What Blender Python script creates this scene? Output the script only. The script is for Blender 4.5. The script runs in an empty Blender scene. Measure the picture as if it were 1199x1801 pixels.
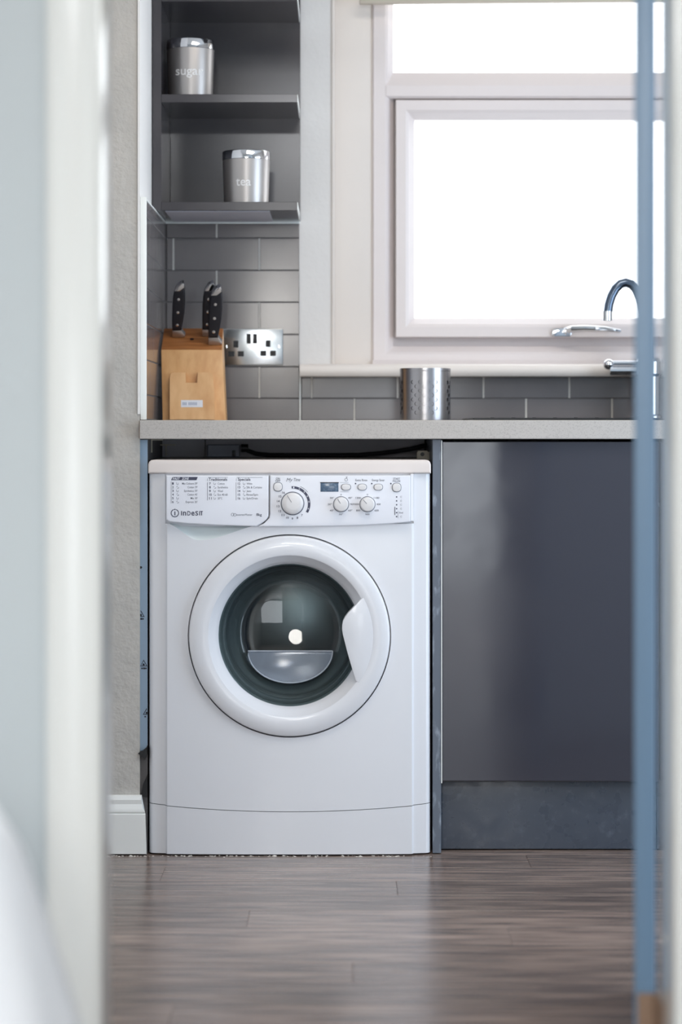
import bpy, bmesh, math, random
from mathutils import Vector, Matrix
S = bpy.context.scene
COL = S.collection
random.seed(7)
R = math.radians

# ------------------------------------------------------------------ camera, light, exposure
CAM_Z, DIST, FPX = 0.898, 5.085, 4246.0          # eye height, distance to the machine front, focal length in px of a 1199 wide frame
camd = bpy.data.cameras.new('camera')
cam = bpy.data.objects.new('camera', camd); COL.objects.link(cam)
cam.location = (0, -DIST, CAM_Z); cam.rotation_euler = (R(90), 0, 0)
camd.sensor_fit = 'VERTICAL'; camd.sensor_height = 36.0
camd.lens = 36.0 * FPX / 1801.0
camd.shift_y = (755 - 900.5) / 1801.0
camd.clip_start = 0.05
camd.dof.use_dof = True; camd.dof.focus_distance = DIST - 0.005
camd.dof.aperture_fstop = 2.4
S.camera = cam

w = bpy.data.worlds.new('overcast_sky'); S.world = w; w.use_nodes = True
bg = w.node_tree.nodes['Background']
bg.inputs[0].default_value = (0.93, 0.96, 1.0, 1); bg.inputs[1].default_value = 3.2

def area(name, loc, rot, sx, sy, power, col):
    l = bpy.data.lights.new(name, 'AREA'); l.shape = 'RECTANGLE'; l.size = sx; l.size_y = sy
    l.energy = power; l.color = col
    o = bpy.data.objects.new(name, l); COL.objects.link(o); o.location = loc; o.rotation_euler = rot
    return o
# unseen fill lights added in hall and kitchen, and the kitchen ceiling lamp
area('hall_end_fill', (0.62, -9.3, 0.62), (R(90), 0, 0), 1.1, 1.15, 17, (0.90, 0.95, 1.0))  # unseen light panel, added and placed for the cupboard door's reflection
area('hall_top_fill', (0.0, -5.7, 2.38), (0, 0, 0), 0.8, 0.8, 95, (0.96, 0.975, 1.0))  # added overhead to brighten the door surround; no fitting there
lp = bpy.data.lights.new('hall_glint_light', 'POINT'); lp.energy = 60; lp.shadow_soft_size = 0.28; lp.color = (1.0, 0.97, 0.92)  # unseen point light placed for the round glint in the glass bowl
lo = bpy.data.objects.new('hall_glint_light', lp); COL.objects.link(lo); lo.location = (-0.5, -6.5, 1.5)
area('kitchen_ceiling_light', (0.35, -0.95, 2.38), (0, 0, 0), 0.9, 0.7, 12, (1.0, 0.89, 0.77))
area('kitchen_side_fill', (1.55, -0.75, 1.0), (0, R(90), 0), 1.9, 1.1, 25, (0.68, 0.83, 1.0))  # added blue fill for floor and machine; the wall behind is solid

S.view_settings.view_transform = 'Standard'; S.view_settings.look = 'None'
S.view_settings.exposure = 0.38; S.view_settings.gamma = 1.0; S.view_settings.use_curve_mapping = False
S.cycles.use_denoising = True
S.cycles.max_bounces = 10; S.cycles.transmission_bounces = 8; S.cycles.transparent_max_bounces = 12
S.cycles.diffuse_bounces = 5; S.cycles.glossy_bounces = 5
S.cycles.caustics_reflective = False; S.cycles.caustics_refractive = False
S.cycles.sample_clamp_indirect = 6.0

# ------------------------------------------------------------------ helpers
def fx(px, Y): return (px - 599.5) * (DIST + Y) / FPX       # where a measured point stands at depth Y
def fz(py, Y): return CAM_Z - (py - 755.0) * (DIST + Y) / FPX

def lin(c):
    return tuple(((v / 255.) / 12.92 if v / 255. <= 0.04045 else ((v / 255. + 0.055) / 1.055) ** 2.4) for v in c) + (1,)

def mat(name, rgb, rough=0.5, metal=0.0, spec=0.5, coat=0.0, var=None, bump=None, rvar=None, stretch=(1, 1, 1), trans=0.0, ior=1.5, rnd=0.0, aniso=0.0):
    m = bpy.data.materials.new(name); m.use_nodes = True
    nt = m.node_tree; N = nt.nodes; L = nt.links
    p = N['Principled BSDF']
    p.inputs['Base Color'].default_value = lin(rgb)
    p.inputs['Roughness'].default_value = rough; p.inputs['Metallic'].default_value = metal
    p.inputs['Specular IOR Level'].default_value = spec
    p.inputs['Coat Weight'].default_value = coat; p.inputs['Coat Roughness'].default_value = 0.06
    p.inputs['Transmission Weight'].default_value = trans; p.inputs['IOR'].default_value = ior
    p.inputs['Anisotropic'].default_value = aniso
    def noise(scale, detail=4):
        tc = N.new('ShaderNodeTexCoord'); mp = N.new('ShaderNodeMapping'); mp.inputs['Scale'].default_value = stretch
        n = N.new('ShaderNodeTexNoise'); n.inputs['Scale'].default_value = scale; n.inputs['Detail'].default_value = detail
        L.new(tc.outputs['Object'], mp.inputs['Vector']); L.new(mp.outputs['Vector'], n.inputs['Vector'])
        return n
    base = None
    if var:                                                    # (scale, rgb2, contrast lo, hi)
        n = noise(var[0], 6); cr = N.new('ShaderNodeValToRGB')
        cr.color_ramp.elements[0].position = var[2]; cr.color_ramp.elements[1].position = var[3]
        cr.color_ramp.elements[0].color = lin(rgb); cr.color_ramp.elements[1].color = lin(var[1])
        L.new(n.outputs['Fac'], cr.inputs['Fac']); base = cr.outputs['Color']
    if rnd:
        oi = N.new('ShaderNodeObjectInfo'); mr = N.new('ShaderNodeMapRange')
        mr.inputs['To Min'].default_value = 1 - rnd; mr.inputs['To Max'].default_value = 1 + rnd
        L.new(oi.outputs['Random'], mr.inputs['Value'])
        hs = N.new('ShaderNodeHueSaturation'); hs.inputs['Color'].default_value = lin(rgb)
        L.new(mr.outputs['Result'], hs.inputs['Value'])
        if base: L.new(base, hs.inputs['Color'])
        base = hs.outputs['Color']
    if base: L.new(base, p.inputs['Base Color'])
    if bump:                                                   # (scale, strength, distance)
        n = noise(bump[0], 3); b = N.new('ShaderNodeBump'); b.inputs['Strength'].default_value = bump[1]
        b.inputs['Distance'].default_value = bump[2]
        L.new(n.outputs['Fac'], b.inputs['Height']); L.new(b.outputs['Normal'], p.inputs['Normal'])
    if rvar:                                                   # (scale, lo, hi)
        n = noise(rvar[0], 5); mr = N.new('ShaderNodeMapRange')
        mr.inputs['From Min'].default_value = 0.35; mr.inputs['From Max'].default_value = 0.65
        mr.inputs['To Min'].default_value = rvar[1]; mr.inputs['To Max'].default_value = rvar[2]
        L.new(n.outputs['Fac'], mr.inputs['Value']); L.new(mr.outputs['Result'], p.inputs['Roughness'])
    return m

def tag(o, label=None, cat=None, group=None, kind=None):
    if label: o['label'] = label
    if cat: o['category'] = cat
    if group: o['group'] = group
    if kind: o['kind'] = kind
    return o

def thing(name, label, cat, loc=(0, 0, 0), group=None):
    o = bpy.data.objects.new(name, None); COL.objects.link(o); o.location = loc; o.empty_display_size = 0.05
    return tag(o, label, cat, group)

def setting(name, loc=(0, 0, 0), label=None):
    o = bpy.data.objects.new(name, None); COL.objects.link(o); o.location = loc; o.empty_display_size = 0.05
    return tag(o, label, None, None, 'structure')

def world_loc(o):
    v = Vector((0, 0, 0))
    while o is not None: v += o.location; o = o.parent
    return v

class MB:
    def __init__(s): s.bm = bmesh.new()
    def merge(s, t):
        me = bpy.data.meshes.new('t'); t.to_mesh(me); t.free(); s.bm.from_mesh(me); bpy.data.meshes.remove(me)
    def raw(s, verts, faces):
        vs = [s.bm.verts.new(v) for v in verts]
        for f in faces:
            try: s.bm.faces.new([vs[i] for i in f])
            except ValueError: pass
        return s
    def box(s, x0, x1, y0, y1, z0, z1, bev=0, seg=2):
        t = bmesh.new(); bmesh.ops.create_cube(t, size=1)
        for v in t.verts:
            v.co = Vector(((x0 + x1) / 2 + v.co.x * (x1 - x0), (y0 + y1) / 2 + v.co.y * (y1 - y0), (z0 + z1) / 2 + v.co.z * (z1 - z0)))
        if bev: bmesh.ops.bevel(t, geom=list(t.edges), offset=bev, segments=seg, affect='EDGES', profile=0.6)
        s.merge(t); return s
    def prism(s, poly, y0, y1, bev=0, seg=2, axis='Y'):
        """poly of (x,z) extruded from y0 (front) to y1 (back); axis 'X': poly of (y,z) from x0 to x1; 'Z': poly (x,y)"""
        t = bmesh.new()
        def pt(a, b, c): return {'Y': (a, c, b), 'X': (c, a, b), 'Z': (a, b, c)}[axis]
        f = [t.verts.new(pt(a, b, y0)) for a, b in poly]; k = [t.verts.new(pt(a, b, y1)) for a, b in poly]
        n = len(poly)
        ff = t.faces.new(f); t.faces.new(list(reversed(k)))
        for i in range(n): t.faces.new((f[i], k[i], k[(i + 1) % n], f[(i + 1) % n]))
        bmesh.ops.recalc_face_normals(t, faces=list(t.faces))
        if bev: bmesh.ops.bevel(t, geom=[e for e in ff.edges], offset=bev, segments=seg, affect='EDGES', profile=0.6)
        s.merge(t); return s
    def lathe(s, prof, c, axis='Z', seg=48, a0=0, a1=2 * math.pi, cap=False):
        """prof: list of (radius, offset along axis)"""
        t = bmesh.new(); full = abs(a1 - a0 - 2 * math.pi) < 1e-6
        n = seg if full else seg + 1
        rings = []
        for r, h in prof:
            if r < 1e-7:
                q = (0, 0, h) if axis == 'Z' else ((0, h, 0) if axis == 'Y' else (h, 0, 0))
                v = t.verts.new(Vector(c) + Vector(q)); rings.append([v] * n); continue
            ring = []
            for i in range(n):
                a = a0 + (a1 - a0) * i / seg
                q = {'Z': (r * math.cos(a), r * math.sin(a), h), 'Y': (r * math.cos(a), h, r * math.sin(a)), 'X': (h, r * math.cos(a), r * math.sin(a))}[axis]
                ring.append(t.verts.new(Vector(c) + Vector(q)))
            rings.append(ring)
        for A, B in zip(rings[:-1], rings[1:]):
            for i in range(n if full else n - 1):
                j = (i + 1) % n
                q = []
                for v in (A[i], A[j], B[j], B[i]):
                    if v not in q: q.append(v)
                if len(q) > 2: t.faces.new(q)
        bmesh.ops.recalc_face_normals(t, faces=list(t.faces))
        s.merge(t); return s
    def tube(s, pts, r, seg=12, caps=True):
        t = bmesh.new(); pts = [Vector(p) for p in pts]; rings = []; up = None
        for i, p in enumerate(pts):
            d = (pts[min(i + 1, len(pts) - 1)] - pts[max(i - 1, 0)]).normalized()
            if up is None: up = d.orthogonal().normalized()
            up = (up - d * up.dot(d)).normalized(); sd = d.cross(up)
            rr = r[i] if isinstance(r, (list, tuple)) else r
            rings.append([t.verts.new(p + (up * math.cos(2 * math.pi * k / seg) + sd * math.sin(2 * math.pi * k / seg)) * rr) for k in range(seg)])
        for A, B in zip(rings[:-1], rings[1:]):
            for k in range(seg): t.faces.new((A[k], A[(k + 1) % seg], B[(k + 1) % seg], B[k]))
        if caps: t.faces.new(rings[0]); t.faces.new(rings[-1])
        bmesh.ops.recalc_face_normals(t, faces=list(t.faces))
        s.merge(t); return s
    def ring_frame(s, x0, x1, z0, z1, prof):
        """mitred rectangular frame; prof: list of (inset, y) round the closed section"""
        loops = []
        for ins, y in prof:
            loops.append([s.bm.verts.new(v) for v in ((x0 + ins, y, z0 + ins), (x1 - ins, y, z0 + ins), (x1 - ins, y, z1 - ins), (x0 + ins, y, z1 - ins))])
        n = len(loops); fs = []
        for i in range(n):
            A, B = loops[i], loops[(i + 1) % n]
            for k in range(4): fs.append(s.bm.faces.new((A[k], A[(k + 1) % 4], B[(k + 1) % 4], B[k])))
        bmesh.ops.recalc_face_normals(s.bm, faces=fs)
        return s
    def build(s, name, m, parent=None, smooth=True, angle=28, mesh_only=False, local=False):
        off = Vector((0, 0, 0)) if (parent is None or local) else world_loc(parent)
        if off.length: bmesh.ops.translate(s.bm, vec=-off, verts=list(s.bm.verts))
        me = bpy.data.meshes.new(name); s.bm.to_mesh(me); s.bm.free()
        me.materials.append(m)
        if smooth:
            me.shade_smooth(); me.set_sharp_from_angle(angle=R(angle))
        if mesh_only: return me
        o = bpy.data.objects.new(name, me); COL.objects.link(o)
        if parent: o.parent = parent
        return o

def link(name, me, parent, loc):
    o = bpy.data.objects.new(name, me); COL.objects.link(o); o.parent = parent; o.location = loc; return o

def copy_tree(o, parent=None):
    kids = list(o.children); c = o.copy(); COL.objects.link(c); c.parent = parent
    for k in kids: copy_tree(k, c)
    return c

_tc = bpy.data.curves.new('lettering', 'FONT'); _to = bpy.data.objects.new('lettering', _tc); COL.objects.link(_to)
def text_verts(body, bold=0.0, shear=0.0):
    _tc.body = body; _tc.size = 1; _tc.offset = bold; _tc.shear = shear; _tc.resolution_u = 3
    bpy.context.view_layer.update()
    dg = bpy.context.evaluated_depsgraph_get()
    me = bpy.data.meshes.new_from_object(_to.evaluated_get(dg))
    vs = [(v.co.x, v.co.y) for v in me.vertices]; fs = [tuple(p.vertices) for p in me.polygons]
    bpy.data.meshes.remove(me)
    return vs, fs
def put_text(mb, body, x0, x1, base, cap, put, bold=0.0, shear=0.0, height_of='H'):
    """print body between x0 and x1 with its baseline and capital height; put(x,z) gives the point"""
    vs, fs = text_verts(body, bold, shear)
    if not vs: return
    a = min(v[0] for v in vs); b = max(v[0] for v in vs)
    k = (x1 - x0) / max(b - a, 1e-6); kz = cap / 0.70
    mb.raw([put(x0 + (x - a) * k, base + y * kz) for x, y in vs], fs)

# ------------------------------------------------------------------ materials
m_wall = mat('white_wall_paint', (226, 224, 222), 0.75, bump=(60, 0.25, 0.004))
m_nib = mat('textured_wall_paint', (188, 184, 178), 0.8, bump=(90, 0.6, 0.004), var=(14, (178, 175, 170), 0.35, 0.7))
m_hall = mat('hall_wall_paint', (196, 203, 206), 0.6, bump=(40, 0.1, 0.002))
m_gloss_white = mat('white_gloss_paint', (231, 232, 229), 0.17)
m_ceiling = mat('ceiling_paint', (235, 233, 230), 0.9)
m_upvc = mat('white_plastic_frame', (222, 214, 213), 0.32)
m_casing = mat('white_window_board', (226, 219, 213), 0.4)
m_tile = mat('grey_gloss_tile', (114, 109, 109), 0.14, spec=0.55, var=(5, (107, 103, 104), 0.4, 0.65), bump=(5, 0.05, 0.004), rnd=0.05)
m_grout = mat('grout', (112, 110, 110), 0.85)  # dark bed carries the shade of the level joints
m_grout_lit = mat('side_lit_grout', (205, 202, 196), 0.8)  # side light on the upright joints put into the colour
m_trimw = mat('tile_trim_white', (238, 241, 238), 0.3)
m_lam = mat('grey_laminate', (66, 63, 66), 0.18, spec=0.5, var=(6, (58, 56, 60), 0.4, 0.65), bump=(5, 0.03, 0.006))
m_top = mat('worktop_laminate', (178, 173, 168), 0.42, var=(420, (160, 154, 150), 0.5, 0.7))
m_topedge = mat('worktop_core', (120, 96, 74), 0.7)
m_door = mat('dark_gloss_door', (58, 58, 66), 0.09, spec=0.5, bump=(3.2, 0.10, 0.007), rvar=(5, 0.06, 0.15))
m_scuff = mat('scuffed_grey_edge', (92, 100, 112), 0.35, var=(60, (150, 160, 172), 0.55, 0.72), stretch=(1, 1, 0.35))
m_plinth = mat('dark_grey_plinth', (72, 78, 88), 0.28, var=(70, (92, 98, 108), 0.58, 0.8), rvar=(30, 0.22, 0.45))
m_carc = mat('carcass_grey', (95, 93, 94), 0.5)
m_gapboard = mat('gap_pale_board', (188, 185, 190), 0.6)
m_film = mat('blue_protective_film', (146, 168, 190), 0.35, bump=(20, 0.1, 0.003))
m_ink = mat('dark_ink', (30, 32, 42), 0.6)
m_inkgrey = mat('grey_ink', (112, 116, 126), 0.6)
m_inknavy = mat('navy_ink', (66, 68, 88), 0.6)
m_black = mat('black_plastic', (16, 16, 19), 0.45)
m_white = mat('white_enamel', (218, 219, 223), 0.28, coat=0.25)
m_whitelid = mat('warm_lit_lid_plastic', (220, 211, 206), 0.35)  # pinker than the body: warm ceiling light put into the colour
m_whitepl = mat('white_panel_plastic', (224, 226, 233), 0.3)
m_scoop = mat('shaded_grip_plastic', (206, 214, 214), 0.4)  # greyer than the drawer: shade of the hollow put into the colour
m_knob = mat('knob_plastic', (218, 216, 216), 0.3)
m_lcd = mat('display_window', (78, 98, 120), 0.15, var=(220, (110, 130, 150), 0.5, 0.7))
m_gasket = mat('rubber_gasket', (122, 132, 134), 0.4)
m_drum = mat('drum_steel', (150, 143, 150), 0.3, metal=1.0)
m_steel = mat('brushed_steel', (190, 186, 184), 0.3, metal=1.0, bump=(60, 0.12, 0.002), stretch=(1, 1, 0.05))
m_steelh = mat('brushed_holder_steel', (170, 168, 170), 0.27, metal=1.0, bump=(50, 0.12, 0.002), stretch=(1, 1, 0.04))
m_can = mat('satin_canister', (178, 174, 172), 0.36, metal=0.85)
m_chrome = mat('chrome', (216, 218, 222), 0.07, metal=1.0)
m_satchrome = mat('satin_chrome_plate', (205, 208, 210), 0.2, metal=1.0, bump=(25, 0.08, 0.003))
m_wood = mat('knife_block_wood', (218, 172, 120), 0.42, var=(4, (200, 150, 98), 0.35, 0.7), stretch=(14, 14, 0.7), bump=(14, 0.05, 0.002))
m_woodtop = mat('end_grain_wood', (176, 116, 66), 0.5, var=(12, (140, 86, 44), 0.35, 0.7), stretch=(1, 9, 9))
m_woodl = mat('light_wood', (222, 178, 128), 0.42, var=(3.5, (204, 154, 104), 0.4, 0.7), stretch=(10, 10, 1.2))
m_handle = mat('black_handle', (24, 25, 33), 0.4)
m_label = mat('white_label', (222, 224, 232), 0.5)
m_floor = mat('wood_vinyl', (142, 124, 114), 0.25, var=(5.0, (84, 73, 69), 0.36, 0.66), stretch=(1, 11, 11), bump=(16, 0.15, 0.002), rnd=0.22)
m_sub = mat('floor_screed', (52, 46, 42), 0.7)
m_leaf = mat('blue_grey_leaf', (108, 136, 162), 0.35)  # one even blue-grey over the whole leaf
m_brass = mat('aged_brass', (150, 124, 104), 0.45, metal=0.5)
m_blind = mat('blind_fabric', (196, 186, 172), 0.7)
m_crumb = mat('crumbs', (214, 208, 200), 0.8)
m_sink = mat('black_sink', (28, 28, 30), 0.3)
m_cloth = mat('white_cloth', (236, 238, 242), 0.38, bump=(7, 0.12, 0.02))
m_text = mat('white_print', (226, 226, 226), 0.5)
m_hose = mat('black_hose', (20, 22, 28), 0.5)
m_beige = mat('beige_bracket', (196, 188, 172), 0.5)

def glass_mat(name, rgb, fac):
    m = bpy.data.materials.new(name); m.use_nodes = True; nt = m.node_tree; nt.nodes.clear()
    o = nt.nodes.new('ShaderNodeOutputMaterial'); mx = nt.nodes.new('ShaderNodeMixShader'); t = nt.nodes.new('ShaderNodeBsdfTransparent')
    g = nt.nodes.new('ShaderNodeBsdfGlossy'); g.inputs['Roughness'].default_value = 0.02; t.inputs['Color'].default_value = lin(rgb)
    lw = nt.nodes.new('ShaderNodeLayerWeight'); pw = nt.nodes.new('ShaderNodeMath'); pw.operation = 'POWER'; pw.inputs[1].default_value = fac
    ma = nt.nodes.new('ShaderNodeMath'); ma.operation = 'MULTIPLY_ADD'; ma.inputs[1].default_value = 0.9; ma.inputs[2].default_value = 0.045
    nt.links.new(lw.outputs['Facing'], pw.inputs[0]); nt.links.new(pw.outputs[0], ma.inputs[0])
    nt.links.new(ma.outputs[0], mx.inputs[0]); nt.links.new(t.outputs[0], mx.inputs[1]); nt.links.new(g.outputs[0], mx.inputs[2]); nt.links.new(mx.outputs[0], o.inputs[0])
    return m
m_pane = glass_mat('window_glass', (252, 253, 253), 5.0)
m_bowl = glass_mat('door_glass', (196, 214, 212), 5.0)
def tinted_wall(name, rgb, fac):
    m = bpy.data.materials.new(name); m.use_nodes = True; nt = m.node_tree; p = nt.nodes['Principled BSDF']; o = nt.nodes['Material Output']
    p.inputs['Base Color'].default_value = lin(rgb); p.inputs['Roughness'].default_value = 0.07; p.inputs['Coat Weight'].default_value = 0.6; p.inputs['Coat Roughness'].default_value = 0.04
    t = nt.nodes.new('ShaderNodeBsdfTransparent'); t.inputs['Color'].default_value = lin((206, 216, 215)); mx = nt.nodes.new('ShaderNodeMixShader'); mx.inputs[0].default_value = fac
    nt.links.new(t.outputs[0], mx.inputs[1]); nt.links.new(p.outputs[0], mx.inputs[2]); nt.links.new(mx.outputs[0], o.inputs[0]); return m
m_bowlw = tinted_wall('thick_green_glass', (92, 106, 109), 0.55)
m_defl = mat('deflector_glass', (205, 220, 240), 0.12, trans=0.75, ior=1.45)

# ------------------------------------------------------------------ room shell
YB = 0.63                                                     # window wall, room side
XL = -0.425                                                   # side wall of the alcove
ZT = 2.42
KY0, KY1 = -2.085, -1.955                                     # doorway wall, hall side and kitchen side

# window wall (opening for the window)
OX0, OX1, OZ0, OZ1 = fx(585, YB), 1.12, 1.03, 2.26
wb = setting('wall_back', (0, YB, 0))
mb = MB()
mb.box(-0.80, OX0, YB, YB + 0.22, 0, ZT).box(OX1, 1.6, YB, YB + 0.22, 0, ZT).box(OX0, OX1, YB, YB + 0.22, 0, OZ0).box(OX0, OX1, YB, YB + 0.22, OZ1, ZT)
mb.build('plaster', m_wall, wb, smooth=False)

# left wall of the kitchen with the nib that closes the alcove
wl = setting('wall_left', (XL, 0, 0))
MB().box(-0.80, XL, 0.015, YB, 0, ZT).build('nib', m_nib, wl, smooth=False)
MB().box(XL - 0.004, XL + 0.0005, 0.012, 0.045, 0.93, ZT).build('corner_bead', m_wall, wl, smooth=False)
MB().box(XL - 0.001, XL + 0.0003, 0.04, YB, 0.0, ZT).build('side_plaster', m_wall, wl, smooth=False)
MB().box(-0.92, -0.80, KY1, 0.015 + YB, 0, ZT).build('wall_left_kitchen', m_wall, None, smooth=False)['kind'] = 'structure'
MB().box(1.6, 1.72, KY1, YB + 0.22, 0, ZT).build('wall_right', m_wall, None, smooth=False)['kind'] = 'structure'
MB().box(-1.5, 1.72, -9.6, YB + 0.22, ZT, ZT + 0.1).build('ceiling', m_ceiling, None, smooth=False)['kind'] = 'structure'
# hall round the camera
MB().box(-1.32, -1.2, -9.6, KY0, 0, ZT).build('wall_hall_left', m_hall, None, smooth=False)['kind'] = 'structure'
MB().box(1.2, 1.32, -9.6, KY0, 0, ZT).build('wall_hall_right', m_hall, None, smooth=False)['kind'] = 'structure'
MB().box(-1.32, 1.32, -9.72, -9.6, 0, ZT).build('wall_hall_end', m_hall, None, smooth=False)['kind'] = 'structure'

# doorway wall, opening DX0..DX1
DX0, DX1, DZ = -0.298, 0.4145, 2.03
MB().box(-1.32, DX0 - 0.02, KY0 + 0.004, KY1 - 0.004, 0, ZT).box(DX1 + 0.02, 1.72, KY0 + 0.004, KY1 - 0.004, 0, ZT).box(DX0 - 0.02, DX1 + 0.02, KY0 + 0.004, KY1 - 0.004, DZ + 0.02, ZT).build('wall_front', m_hall, None, smooth=False)['kind'] = 'structure'

d1 = setting('door_1', (DX1, KY1, 0))
MB().box(DX0 - 0.022, DX0, KY0, KY1, 0.001, DZ + 0.02, 0.003).build('jamb', m_gloss_white, d1)
MB().box(DX1, DX1 + 0.022, KY0, KY1, 0.001, DZ + 0.02, 0.003).build('jamb', m_gloss_white, d1)
MB().box(DX0, DX1, KY0, KY1, DZ, DZ + 0.02).build('door_head', m_gloss_white, d1)
def architrave(x0, x1, flip):
    w_ = x1 - x0
    prof = [(0, 0), (0, -0.020), (0.012, -0.022), (0.020, -0.018), (0.045, -0.016), (w_ - 0.008, -0.011), (w_, -0.007), (w_, 0)]
    poly = [((x1 - a) if flip else (x0 + a), KY0 + 0.004 + b) for a, b in prof]
    return MB().prism(poly, 0.001, DZ + 0.07, axis='Z')
# inner edge of each architrave sits on the jamb
pl = [(DX0 - 0.004 - a, KY0 + 0.0035 + b) for a, b in [(0, 0), (0, -0.010), (0.008, -0.014), (0.030, -0.016), (0.050, -0.018), (0.057, -0.022), (0.062, -0.020), (0.062, 0)]]
MB().prism(pl, 0.001, DZ + 0.07, axis='Z').build('architrave', m_gloss_white, d1)
pr = [(DX1 + 0.004 + a, KY0 + 0.0035 + b) for a, b in [(0, 0), (0, -0.010), (0.008, -0.014), (0.030, -0.016), (0.050, -0.018), (0.057, -0.022), (0.062, -0.020), (0.062, 0)]]
MB().prism(pr, 0.001, DZ + 0.07, axis='Z').build('architrave', m_gloss_white, d1)
# the leaf, swung into the kitchen so far that only its hinge edge shows
lf = MB().box(-0.0282, 0, 0, 0.69, 0.008, 1.98, 0.002).build('door_leaf', m_leaf, d1, local=True)
lf.location = (-0.0024, 0.030, 0); lf.rotation_euler = (0, 0, R(-7.25))
for zz in (0.065, 1.70):
    h = MB()
    h.box(-0.0245, -0.002, -0.0022, 0.0, zz, zz + 0.095)
    h.lathe([(0, 0), (0.0055, 0), (0.0055, 0.095), (0, 0.095)], (0.0015, -0.006, zz), 'Z', 16)
    h.box(0.0, 0.0023, -0.060, -0.006, zz, zz + 0.095)
    hh = h.build('hinge', m_brass, d1, local=True); hh.location = (-0.0024, 0.030, 0)
MB().lathe([(0, -0.006), (0.004, -0.005), (0.006, 0)], (DX1 + 0.004, KY0 + 0.10, 0.243), 'X', 16).build('screw_cap', m_gloss_white, d1)

# floor: boards running across the view
fl = setting('floor', (0, 0, 0))
MB().box(-1.5, 1.72, -9.6, YB + 0.22, -0.06, -0.0035).build('subfloor', m_sub, fl, smooth=False)
PW, PL = 0.148, 1.22
for ln in (PL, ):
    t = MB(); t.box(0, ln - 0.0006, 0, PW - 0.0012, -0.0035, 0, 0.0005, 1); plank_me = t.build('plank', m_floor, mesh_only=True, smooth=False)
y = 0.16; row = 0
while y > -4.6:
    x = -1.5 + (row * 0.47 % PL) - PL + 0.2
    while x < 1.7:
        if x + PL > -1.3 and (x < 1.3):
            o = link('plank', plank_me, fl, (x, y - PW, 0))
            o.scale = (1, 1, 1)
        x += PL
    y -= PW; row += 1
MB().box(-1.2, 1.2, -9.6, y - 0.002, -0.0035, 0).build('far_floor', m_floor, fl, smooth=False)

# baseboard on the nib
bb = [(0.015, 0.0), (0.015, 0.126), (0.011, 0.126), (0.004, 0.124), (0.001, 0.117), (0.002, 0.108), (-0.001, 0.100), (-0.003, 0.094), (-0.003, 0.092), (0.000, 0.089), (-0.004, 0.087), (-0.004, 0.004)]
t = MB(); t.prism(bb, -0.80, -0.4095, axis='X')
for v in t.bm.verts:                                           # the chipped upper corner beside the machine
    if v.co.x > -0.42:
        v.co.x -= {True: 0.0}.get(v.co.z < 0.086, min(0.009, max(0, (v.co.z - 0.080) * 0.28)) + (0.002 if v.co.z > 0.1 else 0))
t.build('baseboard_left', m_gloss_white, None, angle=25)['kind'] = 'structure'

# ------------------------------------------------------------------ tiles
TW, TH, TT = 0.2, 0.0738, 0.008
TG = 0.0016; TV = 0.0032
def tile_mesh(w_, h_, nm='tile'):
    t = MB(); t.box(0, w_, -TT, 0, 0, h_, 0.0012, 1); return t.build(nm, m_tile, mesh_only=True, smooth=False)
_tm = {}
def tile(parent, x, z, w_, h_, side=False):
    if w_ < 0.006 or h_ < 0.006: return
    key = (round(w_, 4), round(h_, 4))
    if key not in _tm: _tm[key] = tile_mesh(w_, h_)
    o = bpy.data.objects.new('tile', _tm[key]); COL.objects.link(o); o.parent = parent
    if side: o.rotation_euler = (0, 0, R(90)); o.location = (XL + 0.0035 - parent.location.x, x, z)
    else: o.location = (x, YB - 0.0025 - parent.location.y, z)
ROWZ = [fz(p, YB - 0.01) for p in (757.0, 700.6, 645.0, 588.3, 531.6, 475.5, 418.8)]     # row joints, from under the worktop up
ZTILE = fz(393.5, YB - 0.01)
ROWZ.append(ZTILE)
X_L, X_R = XL + 0.013, fx(526, YB - 0.01)
jointA, jointB = fx(381, YB - 0.01), fx(456, YB - 0.01)
P_ = fx(381 + 151, YB - 0.01) - jointA
def course(parent, xa, xb, j, z0, z1):
    k = j - P_ * math.ceil((j - xa) / P_)
    while k < xb:
        a, b = max(k + TV / 2, xa), min(k + P_ - TV / 2, xb)
        if xa + 0.01 < k < xb - 0.01: MB().box(k - TV / 2 - 0.0004, k + TV / 2 + 0.0004, YB - 0.0099, YB - 0.003, z0 + TG / 2, z1 - TG / 2).build('grout_joint', m_grout_lit, parent, smooth=False)
        if b - a > 0.004: tile(parent, a, z0 + TG / 2, b - a, z1 - z0 - TG)
        k += P_
for i in range(7):
    z0, z1 = ROWZ[i], ROWZ[i + 1]
    z0 = max(z0, 0.9185)
    course(wb, X_L, X_R, jointA if i in (0, 2, 4, 6) else jointB, z0, z1)
    # return of the same courses on the side wall
    ya, yb = 0.032, YB - 0.013
    k = ya - (0.09 if i % 2 else 0.19)
    while k < yb:
        a, b = max(k + TG / 2, ya), min(k + TW + TG / 2, yb)
        if b - a > 0.006: tile(wl, a, z0 + TG / 2, b - a, z1 - z0 - TG, True)
        k += TW + TG
XE = fx(530, YB - 0.01)
for i, jx in ((0, fx(623, YB - 0.01)), (1, fx(548, YB - 0.01))):
    z0, z1 = max(ROWZ[i], 0.9185), (ROWZ[1] if i == 0 else 1.024)
    course(wb, XE, 1.55, jx, z0, z1)
# grout beds
MB().box(X_L - 0.012, X_R, YB - 0.0085, YB - 0.0002, 0.9182, ZTILE).box(X_R + 0.004, 1.55, YB - 0.0085, YB - 0.0002, 0.9182, 1.024).build('grout', m_grout, wb, smooth=False)
MB().box(XL + 0.0006, XL + 0.0095, 0.032, YB - 0.002, 0.9182, ZTILE).build('grout', m_grout, wl, smooth=False)
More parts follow.
